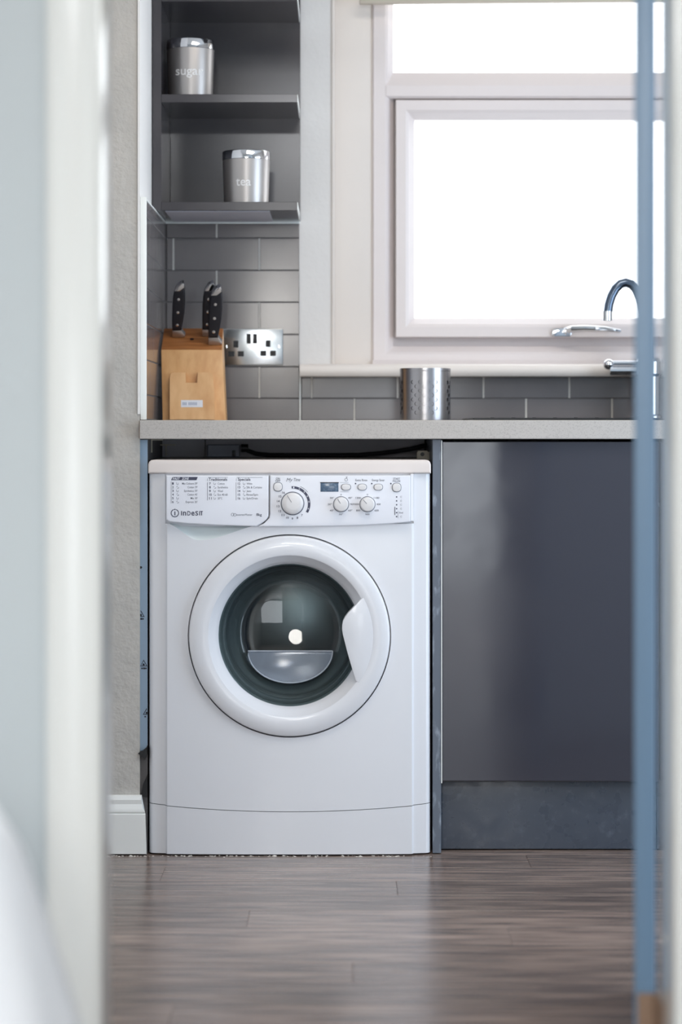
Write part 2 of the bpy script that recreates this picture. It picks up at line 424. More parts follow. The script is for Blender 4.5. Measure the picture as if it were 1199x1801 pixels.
# white edge trims
t1 = MB().box(X_L - 0.010, X_R + 0.002, YB - 0.0125, YB - 0.0005, ZTILE, ZTILE + 0.0062, 0.0008).build('trim_1', m_trimw); t1['kind'] = 'structure'
t2 = MB().box(XL + 0.0008, XL + 0.0135, 0.022, 0.032, 0.9182, ZTILE + 0.006, 0.001).build('trim_2', m_trimw); t2['kind'] = 'structure'
t3 = MB().box(X_R, X_R + 0.004, YB - 0.0125, YB - 0.0005, 0.9182, fz(655, YB), 0.0008).build('trim_3', m_trimw); t3['kind'] = 'structure'
t4 = MB().box(XL + 0.0008, XL + 0.0125, 0.032, YB - 0.013, ZTILE, ZTILE + 0.004, 0.0008).build('trim_4', m_trimw); t4['kind'] = 'structure'

# ------------------------------------------------------------------ window
wn = setting('window_1', (0.5, YB, 1.05))
FY = YB + 0.024
fx0, fx1, fz0, fz1 = fx(655, FY), 1.07, 1.046, 2.24
MB().box(OX0 + 0.0005, fx0 + 0.003, FY + 0.006, FY + 0.05, OZ0, OZ1, 0.002).box(fx1 - 0.003, OX1 - 0.0005, FY + 0.006, FY + 0.05, OZ0, OZ1, 0.002).build('casing', m_casing, wn)
MB().box(OX0 - 0.002, OX0 + 0.004, YB - 0.004, YB + 0.02, 1.05, OZ1, 0.0015).build('casing_edge', m_casing, wn)
MB().ring_frame(fx0, fx1, fz0, fz1, [(0, FY + 0.06), (0, FY + 0.002), (0.003, FY), (0.030, FY), (0.036, FY + 0.004), (0.050, FY + 0.020), (0.050, FY + 0.06)]).build('window_frame', m_upvc, wn, angle=12)
zt0, zt1 = fz(173, FY), fz(125.5, FY)
MB().ring_frame(fx0 + 0.045, fx1 - 0.045, fz0 + 0.045, zt0 + 0.004, [(0, FY + 0.046), (0.034, FY + 0.046), (0.034, FY + 0.06), (0, FY + 0.06)]).build('rebate', m_upvc, wn, smooth=False)
tr = [(FY + 0.06, zt0), (FY + 0.006, zt0), (FY, zt0 + 0.006), (FY, zt0 + 0.030), (FY + 0.004, zt0 + 0.038), (FY + 0.020, zt1), (FY + 0.06, zt1)]
MB().prism(tr, fx0 + 0.032, fx1 - 0.032, axis='X').box(fx0 + 0.06, fx1 - 0.06, FY + 0.046, FY + 0.06, zt0 - 0.03, zt0 + 0.002).build('transom', m_upvc, wn, angle=12)
# opening sash
SY = FY - 0.006
sx0, sx1, sz0, sz1 = fx(695.5, SY), fx1 - 0.054, fz(593, SY), fz(175.5, SY)
MB().ring_frame(sx0, sx1, sz0, sz1, [(0, SY + 0.05), (0, SY + 0.002), (0.002, SY), (0.024, SY), (0.031, SY + 0.003), (0.046, SY + 0.022), (0.046, SY + 0.05)]).build('sash', m_upvc, wn, angle=12)
MB().box(sx0 + 0.038, sx1 - 0.038, SY + 0.030, SY + 0.034, sz0 + 0.038, sz1 - 0.038).build('pane', m_pane, wn, smooth=False)
MB().box(fx0 + 0.045, fx1 - 0.045, FY + 0.030, FY + 0.034, zt1 - 0.004, fz1 - 0.045).build('pane', m_pane, wn, smooth=False)
# sill with a rounded nose
SN = YB - 0.085
szt, szb = fz(640, SN), fz(663, SN)
sill = [(FY + 0.03, szb + 0.008), (SN + 0.02, szb), (SN + 0.006, szb + 0.002), (SN + 0.001, szb + 0.008), (SN, (szt + szb) / 2), (SN + 0.001, szt - 0.008), (SN + 0.006, szt - 0.002), (SN + 0.014, szt), (FY + 0.03, szt)]
MB().prism(sill, fx(527, SN), 1.2, axis='X').build('sill', m_casing, wn, angle=40)
MB().prism([(FY, szt), (FY - 0.012, szt), (FY, szt + 0.012)], fx0 + 0.0, fx1, axis='X').build('bead', m_upvc, wn, smooth=False)
# chrome window handle
hy = SY - 0.0005
hd = MB()
hd.prism([(fx(970, hy) + a, fz(584, hy) + b) for a, b in [(0, -0.008), (0.004, -0.011), (0.042, -0.011), (0.046, -0.006), (0.046, 0.006), (0.040, 0.010), (0.006, 0.008), (0.0, 0.003)]], hy - 0.010, hy, 0.002)
pts = [(fx(995, hy), hy - 0.020, fz(582.5, hy)), (fx(1003, hy), hy - 0.034, fz(579.5, hy)), (fx(1025, hy), hy - 0.040, fz(578.5, hy)), (fx(1060, hy), hy - 0.040, fz(580, hy)), (fx(1088, hy), hy - 0.036, fz(583.5, hy))]
hd.tube(pts, [0.009, 0.0075, 0.007, 0.0062, 0.0035], 12)
hd.lathe([(0.009, 0), (0.009, -0.022), (0, -0.024)], (fx(996, hy), hy - 0.006, fz(583, hy)), 'Y', 20)
hd.build('window_handle', m_chrome, wn)

# roller blind above the upper pane
BY = YB - 0.03
bl = thing('roller_blind', 'cream roller blind pulled up above the upper window pane', 'blind', (fx(632, BY), BY, fz(5, BY)))
b = MB(); b.box(0, 0.93, -0.009, 0.009, -0.004, 0.020, 0.003)
o = b.build('bottom_bar', m_blind, bl, local=True); o.rotation_euler = (0, R(-0.45), 0)
o = MB().box(0.01, 0.92, -0.0015, 0.0015, 0.018, 0.27).build('blind_fabric', m_blind, bl, local=True); o.rotation_euler = (0, R(-0.45), 0)
b = MB(); b.lathe([(0, 0), (0.02, 0), (0.02, 0.94), (0, 0.94)], (0, 0.0, 0.288), 'X', 24); b.build('roller_tube', m_blind, bl, local=True)
for xq in (-0.006, 0.94): MB().box(xq, xq + 0.006, -0.02, 0.0295, 0.262, 0.312).build('bracket', m_upvc, bl, local=True)

# ------------------------------------------------------------------ worktop, sink, tap
WZ0, WZ1 = 0.8775, 0.9172
WX0, WX1, WY0, WY1 = XL + 0.0012, 1.58, -0.006, YB - 0.001
SX0, SX1, SY0, SY1 = fx(832, 0.075), fx(832, 0.075) + 0.86, 0.075, 0.56       # sink outer
wt = thing('worktop', 'pale grey speckled worktop running over the washing machine and cupboard', 'worktop', (0.5, 0.3, WZ0))
hx0, hx1, hy0, hy1 = SX0 + 0.34, SX1 - 0.03, SY0 + 0.03, SY1 - 0.09
b = MB()
b.box(WX0, WX1, WY0, hy0, WZ0, WZ1, 0.0015, 1).box(WX0, WX1, hy1, WY1, WZ0, WZ1).box(WX0, hx0, hy0, hy1, WZ0, WZ1).box(hx1, WX1, hy0, hy1, WZ0, WZ1)
b.build('top_board', m_top, wt, smooth=False)
MB().box(WX0 - 0.0009, WX0, WY0 + 0.001, WY1, WZ0 + 0.001, WZ1 - 0.001).build('end_edge', m_topedge, wt, smooth=False)

sk = thing('sink', 'black inset sink with a thin raised rim on the worktop under the window', 'sink', ((SX0 + SX1) / 2, 0.3, WZ1))
b = MB()
zr = WZ1 + 0.0052
def sheet(x0, x1, y0, y1, z0, z1): b.box(x0, x1, y0, y1, z0, z1, 0.0012, 1)
sheet(SX0, SX1, SY0, hy0 + 0.006, WZ1, zr); sheet(SX0, SX1, hy1 - 0.006, SY1, WZ1, zr); sheet(SX0, hx0 + 0.006, hy0, hy1, WZ1, zr); sheet(hx1 - 0.006, SX1, hy0, hy1, WZ1, zr)
b.build('rim', m_sink, sk)
b = MB(); q = 0.002
zb = 0.74
b.box(hx0 + q, hx0 + 0.006, hy0 + q, hy1 - q, zb, WZ1).box(hx1 - 0.006, hx1 - q, hy0 + q, hy1 - q, zb, WZ1).box(hx0 + q, hx1 - q, hy0 + q, hy0 + 0.006, zb, WZ1).box(hx0 + q, hx1 - q, hy1 - 0.006, hy1 - q, zb, WZ1).box(hx0 + q, hx1 - q, hy0 + q, hy1 - q, zb, zb + 0.004)
b.build('bowl', m_sink, sk)
b = MB()
for i in range(6): b.box(SX0 + 0.04 + i * 0.045, SX0 + 0.048 + i * 0.045, hy0 + 0.02, hy1 - 0.02, zr - 0.0003, zr + 0.001)
tag(b.build('drainer_rib', m_sink, sk), kind='stuff')
b = MB(); b.lathe([(0, 0.0), (0.038, 0.0), (0.042, 0.003), (0.045, 0)], ((hx0 + hx1) / 2, (hy0 + hy1) / 2, zb + 0.004), 'Z', 32); b.build('drain', m_chrome, sk)

TY = 0.515
tx = fx(1141, TY)
tp = thing('mixer_tap', 'chrome swan-neck mixer tap with a side lever behind the sink', 'tap', (tx, TY, zr))
b = MB(); zc = fz(632, TY)
b.lathe([(0, 0), (0.034, 0), (0.034, 0.006), (0.028, 0.010), (0.028, zc - zr - 0.04), (0.033, zc - zr - 0.034), (0.034, zc - zr - 0.006), (0.030, zc - zr + 0.001), (0.016, zc - zr + 0.004), (0, zc - zr + 0.004)], (tx, TY, zr), 'Z', 40)
b.build('body', m_chrome, tp)
cl = [(1068, 563), (1068.5, 552), (1070.5, 536), (1075, 521), (1082, 508), (1091, 499.5), (1100, 497), (1110, 500), (1119, 509), (1127, 526), (1133, 550), (1137, 580), (1139, 610), (1140, 634)]
b = MB(); b.tube([(fx(a, TY), TY, fz(c, TY)) for a, c in cl], 0.0112, 16); tag(b.build('spout', mat('spout_metal', (96, 108, 124), 0.18, metal=1.0), tp), 'spout darker than the tap body')  # spout metal set darker than the body
b = MB(); b.lathe([(0.0085, 0), (0.0122, 0), (0.0122, 0.022), (0.0112, 0.022)], (fx(1068, TY), TY, fz(564, TY)), 'Z', 20); tag(b.build('aerator', m_satchrome, tp), 'satin chrome nozzle ring')
b = MB()
b.lathe([(0, 0), (0.011, 0), (0.011, 0.062), (0, 0.062)], (fx(1071, TY), TY - 0.012, fz(652, TY)), 'X', 20)
b.lathe([(0, 0), (0.0055, 0), (0.0055, 0.062), (0, 0.062)], (fx(1071, TY), TY - 0.012, fz(639, TY)), 'X', 16)
b.lathe([(0.0 if k in (0, 10) else 0.0125 * math.sin(math.pi * k / 10), -0.0125 * math.cos(math.pi * k / 10)) for k in range(11)], (fx(1069, TY), TY - 0.012, fz(641, TY)), 'Z', 20)
b.build('lever', m_chrome, tp)

# ------------------------------------------------------------------ cabinets
CF = 0.018
pf = fx(760.5, CF); pb = fx(775.5, CF)
dx0, dx1 = fx(778, CF), fx(1157.5, CF)
dz0, dz1 = fz(1373.5, CF), fz(777, CF)
cb = thing('base_cabinet', 'dark grey gloss base cupboard to the right of the washing machine', 'cupboard', ((pf + dx1) / 2, 0.3, 0))
sp = MB().box(pf, pb, CF, YB - 0.02, 0.002, WZ0 - 0.001, 0.0008, 1).build('side_panel', m_scuff, cb)
tag(sp, 'scuffed blue-grey panel edge')
MB().box(pb + 0.0002, fx(777.3, CF), CF - 0.001, CF + 0.02, 0.15, WZ0 - 0.003).build('edge_strip', m_trimw, cb, smooth=False)
cdo = MB().box(0, dx1 - dx0, -0.002, 0.017, dz0, dz1, 0.0010, 1).build('door', m_door, cb, smooth=False, local=True)
cdo.location = (dx0 - cb.location.x, CF - cb.location.y + 0.001, 0); cdo.rotation_euler = (0, 0, R(-0.9))   # turned slightly to widen the light reflected on it
pz = fz(1375, CF + 0.05)
MB().box(pb + 0.0005, dx1 + 0.001, 0.064, 0.080, 0.003, dz0 - 0.002, 0.001).build('plinth', m_plinth, cb)
b = MB()
b.box(pb + 0.0005, dx1, CF + 0.022, YB - 0.02, 0.15, 0.168).box(dx1 - 0.016, dx1, CF + 0.022, YB - 0.02, 0.168, 0.73).box(pb + 0.0005, dx1, YB - 0.032, YB - 0.02, 0.168, 0.73)
b.build('carcass', m_carc, cb, smooth=False)
hb = MB(); bx0, bx1 = fx(733, 0.2), fx(752, 0.2)
# beige fixing block with a screw hole, on the panel above the machine
hb.prism([(bx0, fz(812, 0.2)), (bx1, fz(812, 0.2)), (bx1, fz(794, 0.2)), (bx1 - 0.002, fz(792.5, 0.2)), (bx0 + 0.003, fz(792.5, 0.2)), (bx0, fz(796, 0.2))], 0.2, 0.22, 0.001)
tag(hb.build('fixing_block', m_beige, cb), 'small beige fixing block')
hs = MB(); hs.lathe([(0.0045, 0), (0.0045, -0.0008), (0, -0.0008)], ((bx0 + bx1) / 2, 0.2, fz(799, 0.2)), 'Y', 14); hs.build('screw', m_black, cb)
b = MB(); b.box(bx1 - 0.003, pf, 0.205, 0.217, fz(810, 0.2), fz(795, 0.2)); b.build('fixing_arm', m_beige, cb, smooth=False)

c2 = thing('base_cabinet', 'next dark grey base cupboard, mostly hidden behind the open door', 'cupboard', (0.92, 0.3, 0))
MB().box(dx1 + 0.004, 1.16, CF - 0.002, CF + 0.017, dz0, dz1, 0.0010, 1).build('door', m_door, c2, smooth=False)
MB().box(dx1 + 0.003, 1.16, 0.064, 0.080, 0.003, dz0 - 0.002, 0.001).build('plinth', m_plinth, c2)
b = MB(); b.box(dx1 + 0.004, 1.16, CF + 0.022, YB - 0.02, 0.15, 0.168).box(1.142, 1.16, CF + 0.022, YB - 0.02, 0.168, 0.73).box(dx1 + 0.004, dx1 + 0.02, CF + 0.022, YB - 0.02, 0.168, 0.73)
b.build('carcass', m_carc, c2, smooth=False)

# end panel against the wall, still in its blue film
ep = thing('end_panel', 'narrow cupboard end panel in blue film between wall and washing machine', 'panel', (-0.416, 0.3, 0))
e0, e1 = fx(246.4, 0.025), fx(259.4, 0.025)
MB().box(e0, e1, 0.026, YB - 0.02, 0.002, WZ0 - 0.001).build('board', m_carc, ep, smooth=False)
fzb = fz(1322, 0.024)
b = MB(); b.prism([(e0, fzb + 0.003), (e0 + 0.003, fzb - 0.001), (e0 + 0.008, fzb + 0.005), (e0 + 0.012, fzb + 0.008), (e1, fzb + 0.014), (e1, WZ0 - 0.002), (e0, WZ0 - 0.002)], 0.0245, 0.0258)
tag(b.build('film', m_film, ep, smooth=False), 'light blue protective film with recycling marks')
film = ep.children[-1]
b = MB()
def tri_mark(cx, cz, r):
    b = MB()
    o_ = [(cx + r * math.cos(a), cz + r * math.sin(a)) for a in (R(90), R(210), R(330))]
    i_ = [(cx + r * .70 * math.cos(a), cz + r * .70 * math.sin(a)) for a in (R(90), R(210), R(330))]
    yy = 0.0242
    for k in range(3):
        j = (k + 1) % 3
        q_ = [o_[k], o_[j], i_[j], i_[k]]
        q_ = [(min(max(x, e0 + 0.0002), e1 - 0.0002), z) for x, z in q_]
        b.raw([(x, yy, z) for x, z in q_], [(0, 1, 2, 3)])
    for dx_, dz_, s_ in ((0, -0.1 * r, 0.22 * r), (-0.35 * r, -0.95 * r, 0.16 * r), (0.1 * r, -0.95 * r, 0.2 * r), (0.5 * r, -0.95 * r, 0.16 * r)):
        x, z = cx + dx_, cz + dz_
        if e0 + 0.001 < x < e1 - 0.001: b.raw([(x - s_, yy, z - s_), (x + s_, yy, z - s_), (x + s_, yy, z + s_), (x - s_, yy, z + s_)], [(0, 1, 2, 3)])
    b.build('recycling_mark', m_ink, film, smooth=False)
for a, c in ((247.5, 1081), (252.5, 1168), (258, 1253)): tri_mark(fx(a, 0.024), fz(c, 0.024), 0.0095)
b = MB(); b.raw([(fx(247, 0.024) + 0.004 * math.cos(k), 0.0242, fz(998, 0.024) + 0.003 * math.sin(k)) for k in range(6)], [(0, 1, 2, 3, 4, 5)])
bpy.context.view_layer.update()
b.build('ink_spot', m_ink, film, smooth=False)
b = MB(); b.prism([(e0 - 0.0035, fzb - 0.002), (e0 + 0.002, fzb - 0.006), (e0 + 0.004, fzb - 0.010), (e0 + 0.012, fzb - 0.014), (e1, fzb - 0.004), (e1, fzb + 0.012), (e0 + 0.008, fzb + 0.004), (e0 + 0.002, fzb + 0.002)], 0.0100, 0.0255)
tag(b.build('torn_tape', m_black, ep), 'torn black scrap at the lower end of the film')
b = MB(); b.prism([(e0 + 0.002, fz(1400, 0.022)), (e1, fz(1402, 0.022)), (e1, fz(1362, 0.022)), (e0 + 0.006, fz(1380, 0.022))], 0.020, 0.0255); b.build('panel_gap_shadow', m_black, ep)  # black wedge standing in for the shaded gap in the panel edge
# small white corner brackets under the worktop
b = MB(); yq = 0.12
b.prism([(e1, fz(796, yq)), (e1 + 0.0015, fz(796, yq)), (e1 + 0.0015, WZ0 - 0.0035), (e1 + 0.024, WZ0 - 0.0035), (e1 + 0.024, WZ0 - 0.0012), (e1, WZ0 - 0.0012)], yq, yq + 0.02)
b.build('bracket', m_beige, ep, smooth=False)
b = MB(); yq = 0.38
za_, zb_ = fz(783.5, yq), fz(781.5, yq)
b.prism([(e1, za_), (e1 + 0.012, za_), (e1 + 0.012, fz(802, yq)), (e1 + 0.0142, fz(802, yq)), (e1 + 0.0142, za_), (e1 + 0.034, za_), (e1 + 0.034, zb_), (e1, zb_)], yq, yq + 0.02)
b.build('bracket', m_beige, ep, smooth=False)

# gap above the machine, with pale boards added to catch light
MT = fz(808.5, 0)
sv = thing('back_board', 'pale boarding added to lighten the gap above the washing machine', 'board', (-0.1, 0.43, MT))
MB().box(e1 + 0.002, fx(360, 0.42), 0.420, 0.432, MT + 0.0006, WZ0 - 0.001).build('board', m_gapboard, sv, smooth=False)
MB().box(fx(361.5, 0.42), pf - 0.003, 0.422, 0.434, MT + 0.0006, WZ0 - 0.001).build('board', m_gapboard, sv, smooth=False)
bxx = thing('junction_box', 'bluish grey plastic box behind the gap above the washing machine', 'box', (fx(392, 0.40), 0.40, MT))
MB().box(fx(364, 0.39), fx(421, 0.39), 0.395, 0.4215, MT + 0.0006, fz(782, 0.39), 0.002, 1).build('casing', mat('bluegrey_plastic', (140, 144, 160), 0.4), bxx)
MB().box(fx(408, 0.39), fx(414, 0.39), 0.392, 0.396, fz(803, 0.39), fz(792, 0.39), 0.001).build('clip', m_black, bxx)
hs = thing('drain_hose', 'black hose sagging across the gap above the washing machine', 'hose', (0, 0.37, MT))
hp = [(428, 788), (436, 793), (450, 798), (475, 801.5), (505, 802.5), (545, 802.5), (590, 802), (630, 800.5), (665, 797.5), (695, 794), (720, 790), (738, 785.5), (752, 783)]
b = MB(); b.tube([(fx(a, 0.37), 0.37 + 0.012 * math.sin(i), max(fz(c, 0.37), MT + 0.0058)) for i, (a, c) in enumerate(hp)], 0.0052, 10); b.build('hose', m_hose, hs)
b = MB(); b.lathe([(0, 0), (0.009, 0), (0.009, 0.016), (0, 0.016)], (fx(424, 0.37), 0.37, fz(788, 0.37)), 'X', 16); b.build('hose_clip', m_black, hs)

# ------------------------------------------------------------------ washing machine
MX0, MX1 = fx(260.2, 0), fx(757.8, 0)
MT = fz(808.5, 0)
mm = (MX0 + MX1) / 2
wm = thing('washing_machine', 'white front-loading washing machine with a round glass door under the worktop', 'washing machine', (mm, 0.28, 0))
def mX(p): return fx(p, 0)
def mZ(p): return fz(p, 0)
CX, CZ, DR = mX(509), mZ(1118), 0.2140
def Yf(x):
    u = min(x - MX0, MX1 - x)
    if u <= 0: return 0.034
    if u < 0.012: return 0.012 + 0.022 * (1 - math.sqrt(max(0, 1 - (1 - u / 0.012) ** 2)))
    if u < 0.036: return 0.012 - 0.004 * (u - 0.012) / 0.024
    if u < 0.0405: return 0.008 - 0.008 * (u - 0.036) / 0.0045
    s = (x - mm) / 0.26
    return -0.006 * max(0, 1 - s * s)
def seam(x):
    s = (x - mm) / (MX1 - mm)
    return mZ(1427) + (mZ(1414) - mZ(1427)) * s * s
scoop = [(298, 921.5), (306, 925), (318, 933.5), (331, 943), (340, 948.5), (350, 950), (362, 949.5), (378, 946.5), (396, 941), (415, 934.5), (432, 928.5), (441, 926)]
def ztop(x):
    p = x * FPX / DIST + 599.5
    if p <= scoop[0][0] or p >= scoop[-1][0]:
        u = min(x - MX0, MX1 - x)
        return MT - 0.0295 if u < 0.036 else mZ(921)
    for (a, c), (a2, c2) in zip(scoop[:-1], scoop[1:]):
        if a <= p <= a2: return mZ(c + (c2 - c) * (p - a) / (a2 - a))
us = [0, 0.0008, 0.002, 0.004, 0.007, 0.0095, 0.012, 0.020, 0.030, 0.0359, 0.0361, 0.0405, 0.05]
xs = sorted(set([MX0 + u for u in us] + [MX1 - u for u in us] + [mX(a) for a, c in scoop] + [CX + DR * math.cos(math.pi * k / 64) for k in range(65)]))
b = MB(); vt, ft = [], []
def addq(xa, xb, za0, za1, zb0, zb1, yfun=Yf):
    n = len(vt)
    vt.extend([(xa, yfun(xa), za0), (xb, yfun(xb), zb0), (xb, yfun(xb), zb1), (xa, yfun(xa), za1)]); ft.append((n, n + 1, n + 2, n + 3))
G = 0.0006
for xa, xb in zip(xs[:-1], xs[1:]):
    if xb - xa < 1e-7: continue
    xm_ = (xa + xb) / 2
    ta, tb = ztop(xa + 1e-6), ztop(xb - 1e-6)
    if abs(xm_ - CX) < DR:
        ha = math.sqrt(max(0, DR * DR - (xa - CX) ** 2)); hb_ = math.sqrt(max(0, DR * DR - (xb - CX) ** 2))
        addq(xa, xb, seam(xa) + G, CZ - ha, seam(xb) + G, CZ - hb_); addq(xa, xb, CZ + ha, ta, CZ + hb_, tb)
    else: addq(xa, xb, seam(xa) + G, ta, seam(xb) + G, tb)
b.raw(vt, ft); bmesh.ops.remove_doubles(b.bm, verts=list(b.bm.verts), dist=1e-6)
# inner rim of the porthole and its back plate
b.lathe([(DR, -0.003), (DR, 0.020), (0.165, 0.020)], (CX, 0.0, CZ), 'Y', 96)
b.build('front_panel', m_white, wm, angle=28)
# casing
b = MB()
b.box(MX0, MX0 + 0.012, 0.034, 0.49, 0.012, MT - 0.03).box(MX1 - 0.012, MX1, 0.034, 0.49, 0.012, MT - 0.03).box(MX0 + 0.012, MX1 - 0.012, 0.478, 0.49, 0.012, MT - 0.03)
b.build('casing', m_white, wm, smooth=False)
b = MB()
lid = [(MX0 + 0.0, MT - 0.0290), (MX1, MT - 0.0290), (MX1, MT - 0.010), (MX1 - 0.002, MT - 0.0045), (MX1 - 0.006, MT - 0.001), (MX1 - 0.012, MT), (MX0 + 0.012, MT), (MX0 + 0.006, MT - 0.001), (MX0 + 0.002, MT - 0.0045), (MX0, MT - 0.010)]
b.prism(lid, 0.001, 0.50, 0.006, 3); b.build('lid', m_whitelid, wm, angle=18)
# kick panel
b = MB(); vt, ft = [], []
xk = [MX0 + (MX1 - MX0) * k / 60 for k in range(61)]; xk = sorted(set(xk + [MX0 + u for u in us] + [MX1 - u for u in us]))
for xa, xb in zip(xk[:-1], xk[1:]): addq(xa, xb, 0.0035, seam(xa) - G, 0.0035, seam(xb) - G)
b.raw(vt, ft); bmesh.ops.remove_doubles(b.bm, verts=list(b.bm.verts), dist=1e-6)
b.box(MX0 + 0.004, MX1 - 0.004, 0.03, 0.05, 0.0035, 0.098)
b.build('kick_panel', m_white, wm, angle=28)
b = MB(); b.box(MX0 + 0.01, MX1 - 0.01, 0.026, 0.030, 0.09, 0.115).build('seam_backing', m_gasket, wm, smooth=False)
for xq, yq in ((MX0 + 0.05, 0.09), (MX1 - 0.05, 0.09), (MX0 + 0.05, 0.44), (MX1 - 0.05, 0.44)):
    b = MB(); b.lathe([(0, 0), (0.02, 0), (0.018, 0.013), (0, 0.013)], (xq, yq, 0.0002), 'Z', 16); b.build('foot', m_black, wm)

# detergent drawer and its grip
FYF = -0.016
dr_poly = [(293, 836), (293, 914), (300, 917.5), (330, 920.5), (380, 923.2), (430, 925), (451, 925.4), (462, 919), (469, 913.5), (472.2, 908), (472.8, 901), (472.8, 836)]
b = MB(); b.prism([(mX(a), mZ(c)) for a, c in dr_poly], FYF, 0.012, 0.004, 3)
drw = b.build('detergent_drawer', m_whitepl, wm, angle=16)
fa_poly = [(475.0, 836), (475.0, 904), (473.5, 911), (465, 919.5), (455, 925.6), (470, 926), (520, 926), (580, 925.2), (640, 923.5), (690, 920.5), (718, 918), (721, 917), (721, 836)]
b = MB(); b.prism([(mX(a), mZ(c)) for a, c in fa_poly], FYF, 0.012, 0.004, 3)
fas = b.build('control_panel', m_whitepl, wm, angle=16)
b = MB(); b.box(MX0 + 0.036, MX1 - 0.036, 0.010, 0.05, mZ(926), MT - 0.029); b.box(MX1 - 0.044, MX1 - 0.0365, -0.004, 0.012, mZ(917), MT - 0.0295, 0.002); b.build('panel_backing', m_white, wm, smooth=False)
# hollow grip below the drawer
b = MB(); vt, ft = [], []
n_ = len(scoop)
for i, (a, c) in enumerate(scoop):
    x = mX(a)
    vt.append((x, Yf(x), mZ(c)))
    vt.append((x, Yf(x) + 0.010, mZ(c) + 0.45 * (mZ(918) - mZ(c))))
    vt.append((x, Yf(x) + 0.020, mZ(917)))
for i in range(n_ - 1):
    for k in range(2): ft.append((i * 3 + k, (i + 1) * 3 + k, (i + 1) * 3 + k + 1, i * 3 + k + 1))
b.raw(vt, ft); b.build('drawer_grip', m_scoop, wm, angle=70)

# print on the drawer
yT = FYF - 0.0004
put = lambda x, z: (x, yT, z)
bk, gr = MB(), MB()
def T(mb_, s_, p0, p1, base, cap, bold=0.0, shear=0.0): put_text(mb_, s_, mX(p0), mX(p1), mZ(base), cap / (FPX / DIST), put, bold, shear)
def Q(mb_, pts_, y_=None): mb_.raw([(mX(a), yT if y_ is None else y_, mZ(c)) for a, c in pts_], [tuple(range(len(pts_)))])
Q(bk, [(301.8, 844.2), (304, 839.6), (305.5, 838.6), (348.5, 838.6), (346.2, 844.2)])
wt_ = MB()
def Tw(s_, p0, p1, base, cap): put_text(wt_, s_, mX(p0), mX(p1), mZ(base), cap / (FPX / DIST), lambda x, z: (x, yT - 0.0003, z), 0.02, 0.25)
Tw('FAST', 304.5, 317.5, 843.4, 3.9); Tw('ZONE', 320.5, 333, 843.4, 3.9)
def rows(x_num, w_num, x_ic, x_t, items, y0, right=None):
    for i, (num, txt, wd) in enumerate(items):
        yb = y0 + i * 6.45
        T(bk, num, x_num, x_num + (w_num if len(num) == 1 else w_num * 1.55), yb, 4.0, 0.012)
        T(gr, txt, (right - wd) if right else x_t, right if right else x_t + wd, yb - 0.2, 3.6, 0.004)
        ix = x_ic                                             # little wash symbols: a tub or a shirt
        if i % 2 == 0:
            for q_ in ([(ix, yb - 4), (ix + .6, yb - 4), (ix + 1.2, yb), (ix + .7, yb)], [(ix + .7, yb - .6), (ix + 3.4, yb - .6), (ix + 3.4, yb), (ix + .7, yb)], [(ix + 3.6, yb - 3), (ix + 4.2, yb - 3), (ix + 3.4, yb), (ix + 2.9, yb)]): Q(gr, q_)
        else:
            for q_ in ([(ix, yb - 2.5), (ix + 1.8, yb - 4.2), (ix + 2.2, yb - 3.6), (ix + .6, yb - 2)], [(ix + 1.2, yb - .6), (ix + 4.2, yb - .6), (ix + 4.2, yb), (ix + 1.2, yb)], [(ix + 3.7, yb - 2.2), (ix + 4.3, yb - 2.2), (ix + 4.3, yb), (ix + 3.7, yb)]): Q(gr, q_)
rows(303.6, 2.6, 311, 0, [('1', "Mix Colours 59'", 27), ('2', "Cotton 59'", 17.5), ('3', "Synthetics 59'", 23.5), ('4', "Cotton 45'", 17.5), ('5', "Mix 30'", 12), ('6', "Express 20'", 20.5)], 852.0, 348)
rows(368.4, 3.0, 376, 383.4, [('7', 'Cotton', 12), ('8', 'Synthetics', 18), ('9', 'Wool', 9), ('10', 'Eco 40-60', 17.5), ('11', '20\u00b0C', 8)], 852.2)
rows(418.6, 2.8, 427.5, 434, [('12', 'White', 10), ('13', 'Silk & Curtains', 27), ('14', 'Jeans', 8), ('15', 'Rinse/Spin', 20), ('16', 'Spin/Drain', 19.5)], 852.2)
T(bk, 'Traditionals', 367.6, 400, 845.2, 5.0, 0.012); T(bk, 'Specials', 418.8, 440.8, 845.2, 5.0, 0.012)
def ln(mb_, x0, y0, x1, y1, t_=0.55):
    if abs(x1 - x0) > abs(y1 - y0): Q(mb_, [(x0, y0 + t_ / 2), (x1, y1 + t_ / 2), (x1, y1 - t_ / 2), (x0, y0 - t_ / 2)])
    else: Q(mb_, [(x0 - t_ / 2, y1), (x1 + t_ / 2, y1), (x1 + t_ / 2, y0), (x0 - t_ / 2, y0)])
ln(gr, 301.9, 846.5, 301.9, 885); ln(bk, 365.4, 848, 365.4, 879.5); ln(bk, 415.6, 848, 415.6, 879.5)
ln(gr, 366.6, 839.3, 401, 839.3); ln(gr, 416.8, 839.5, 462, 839.5); ln(gr, 365.6, 841, 365.6, 846); ln(gr, 416, 841, 416, 846)
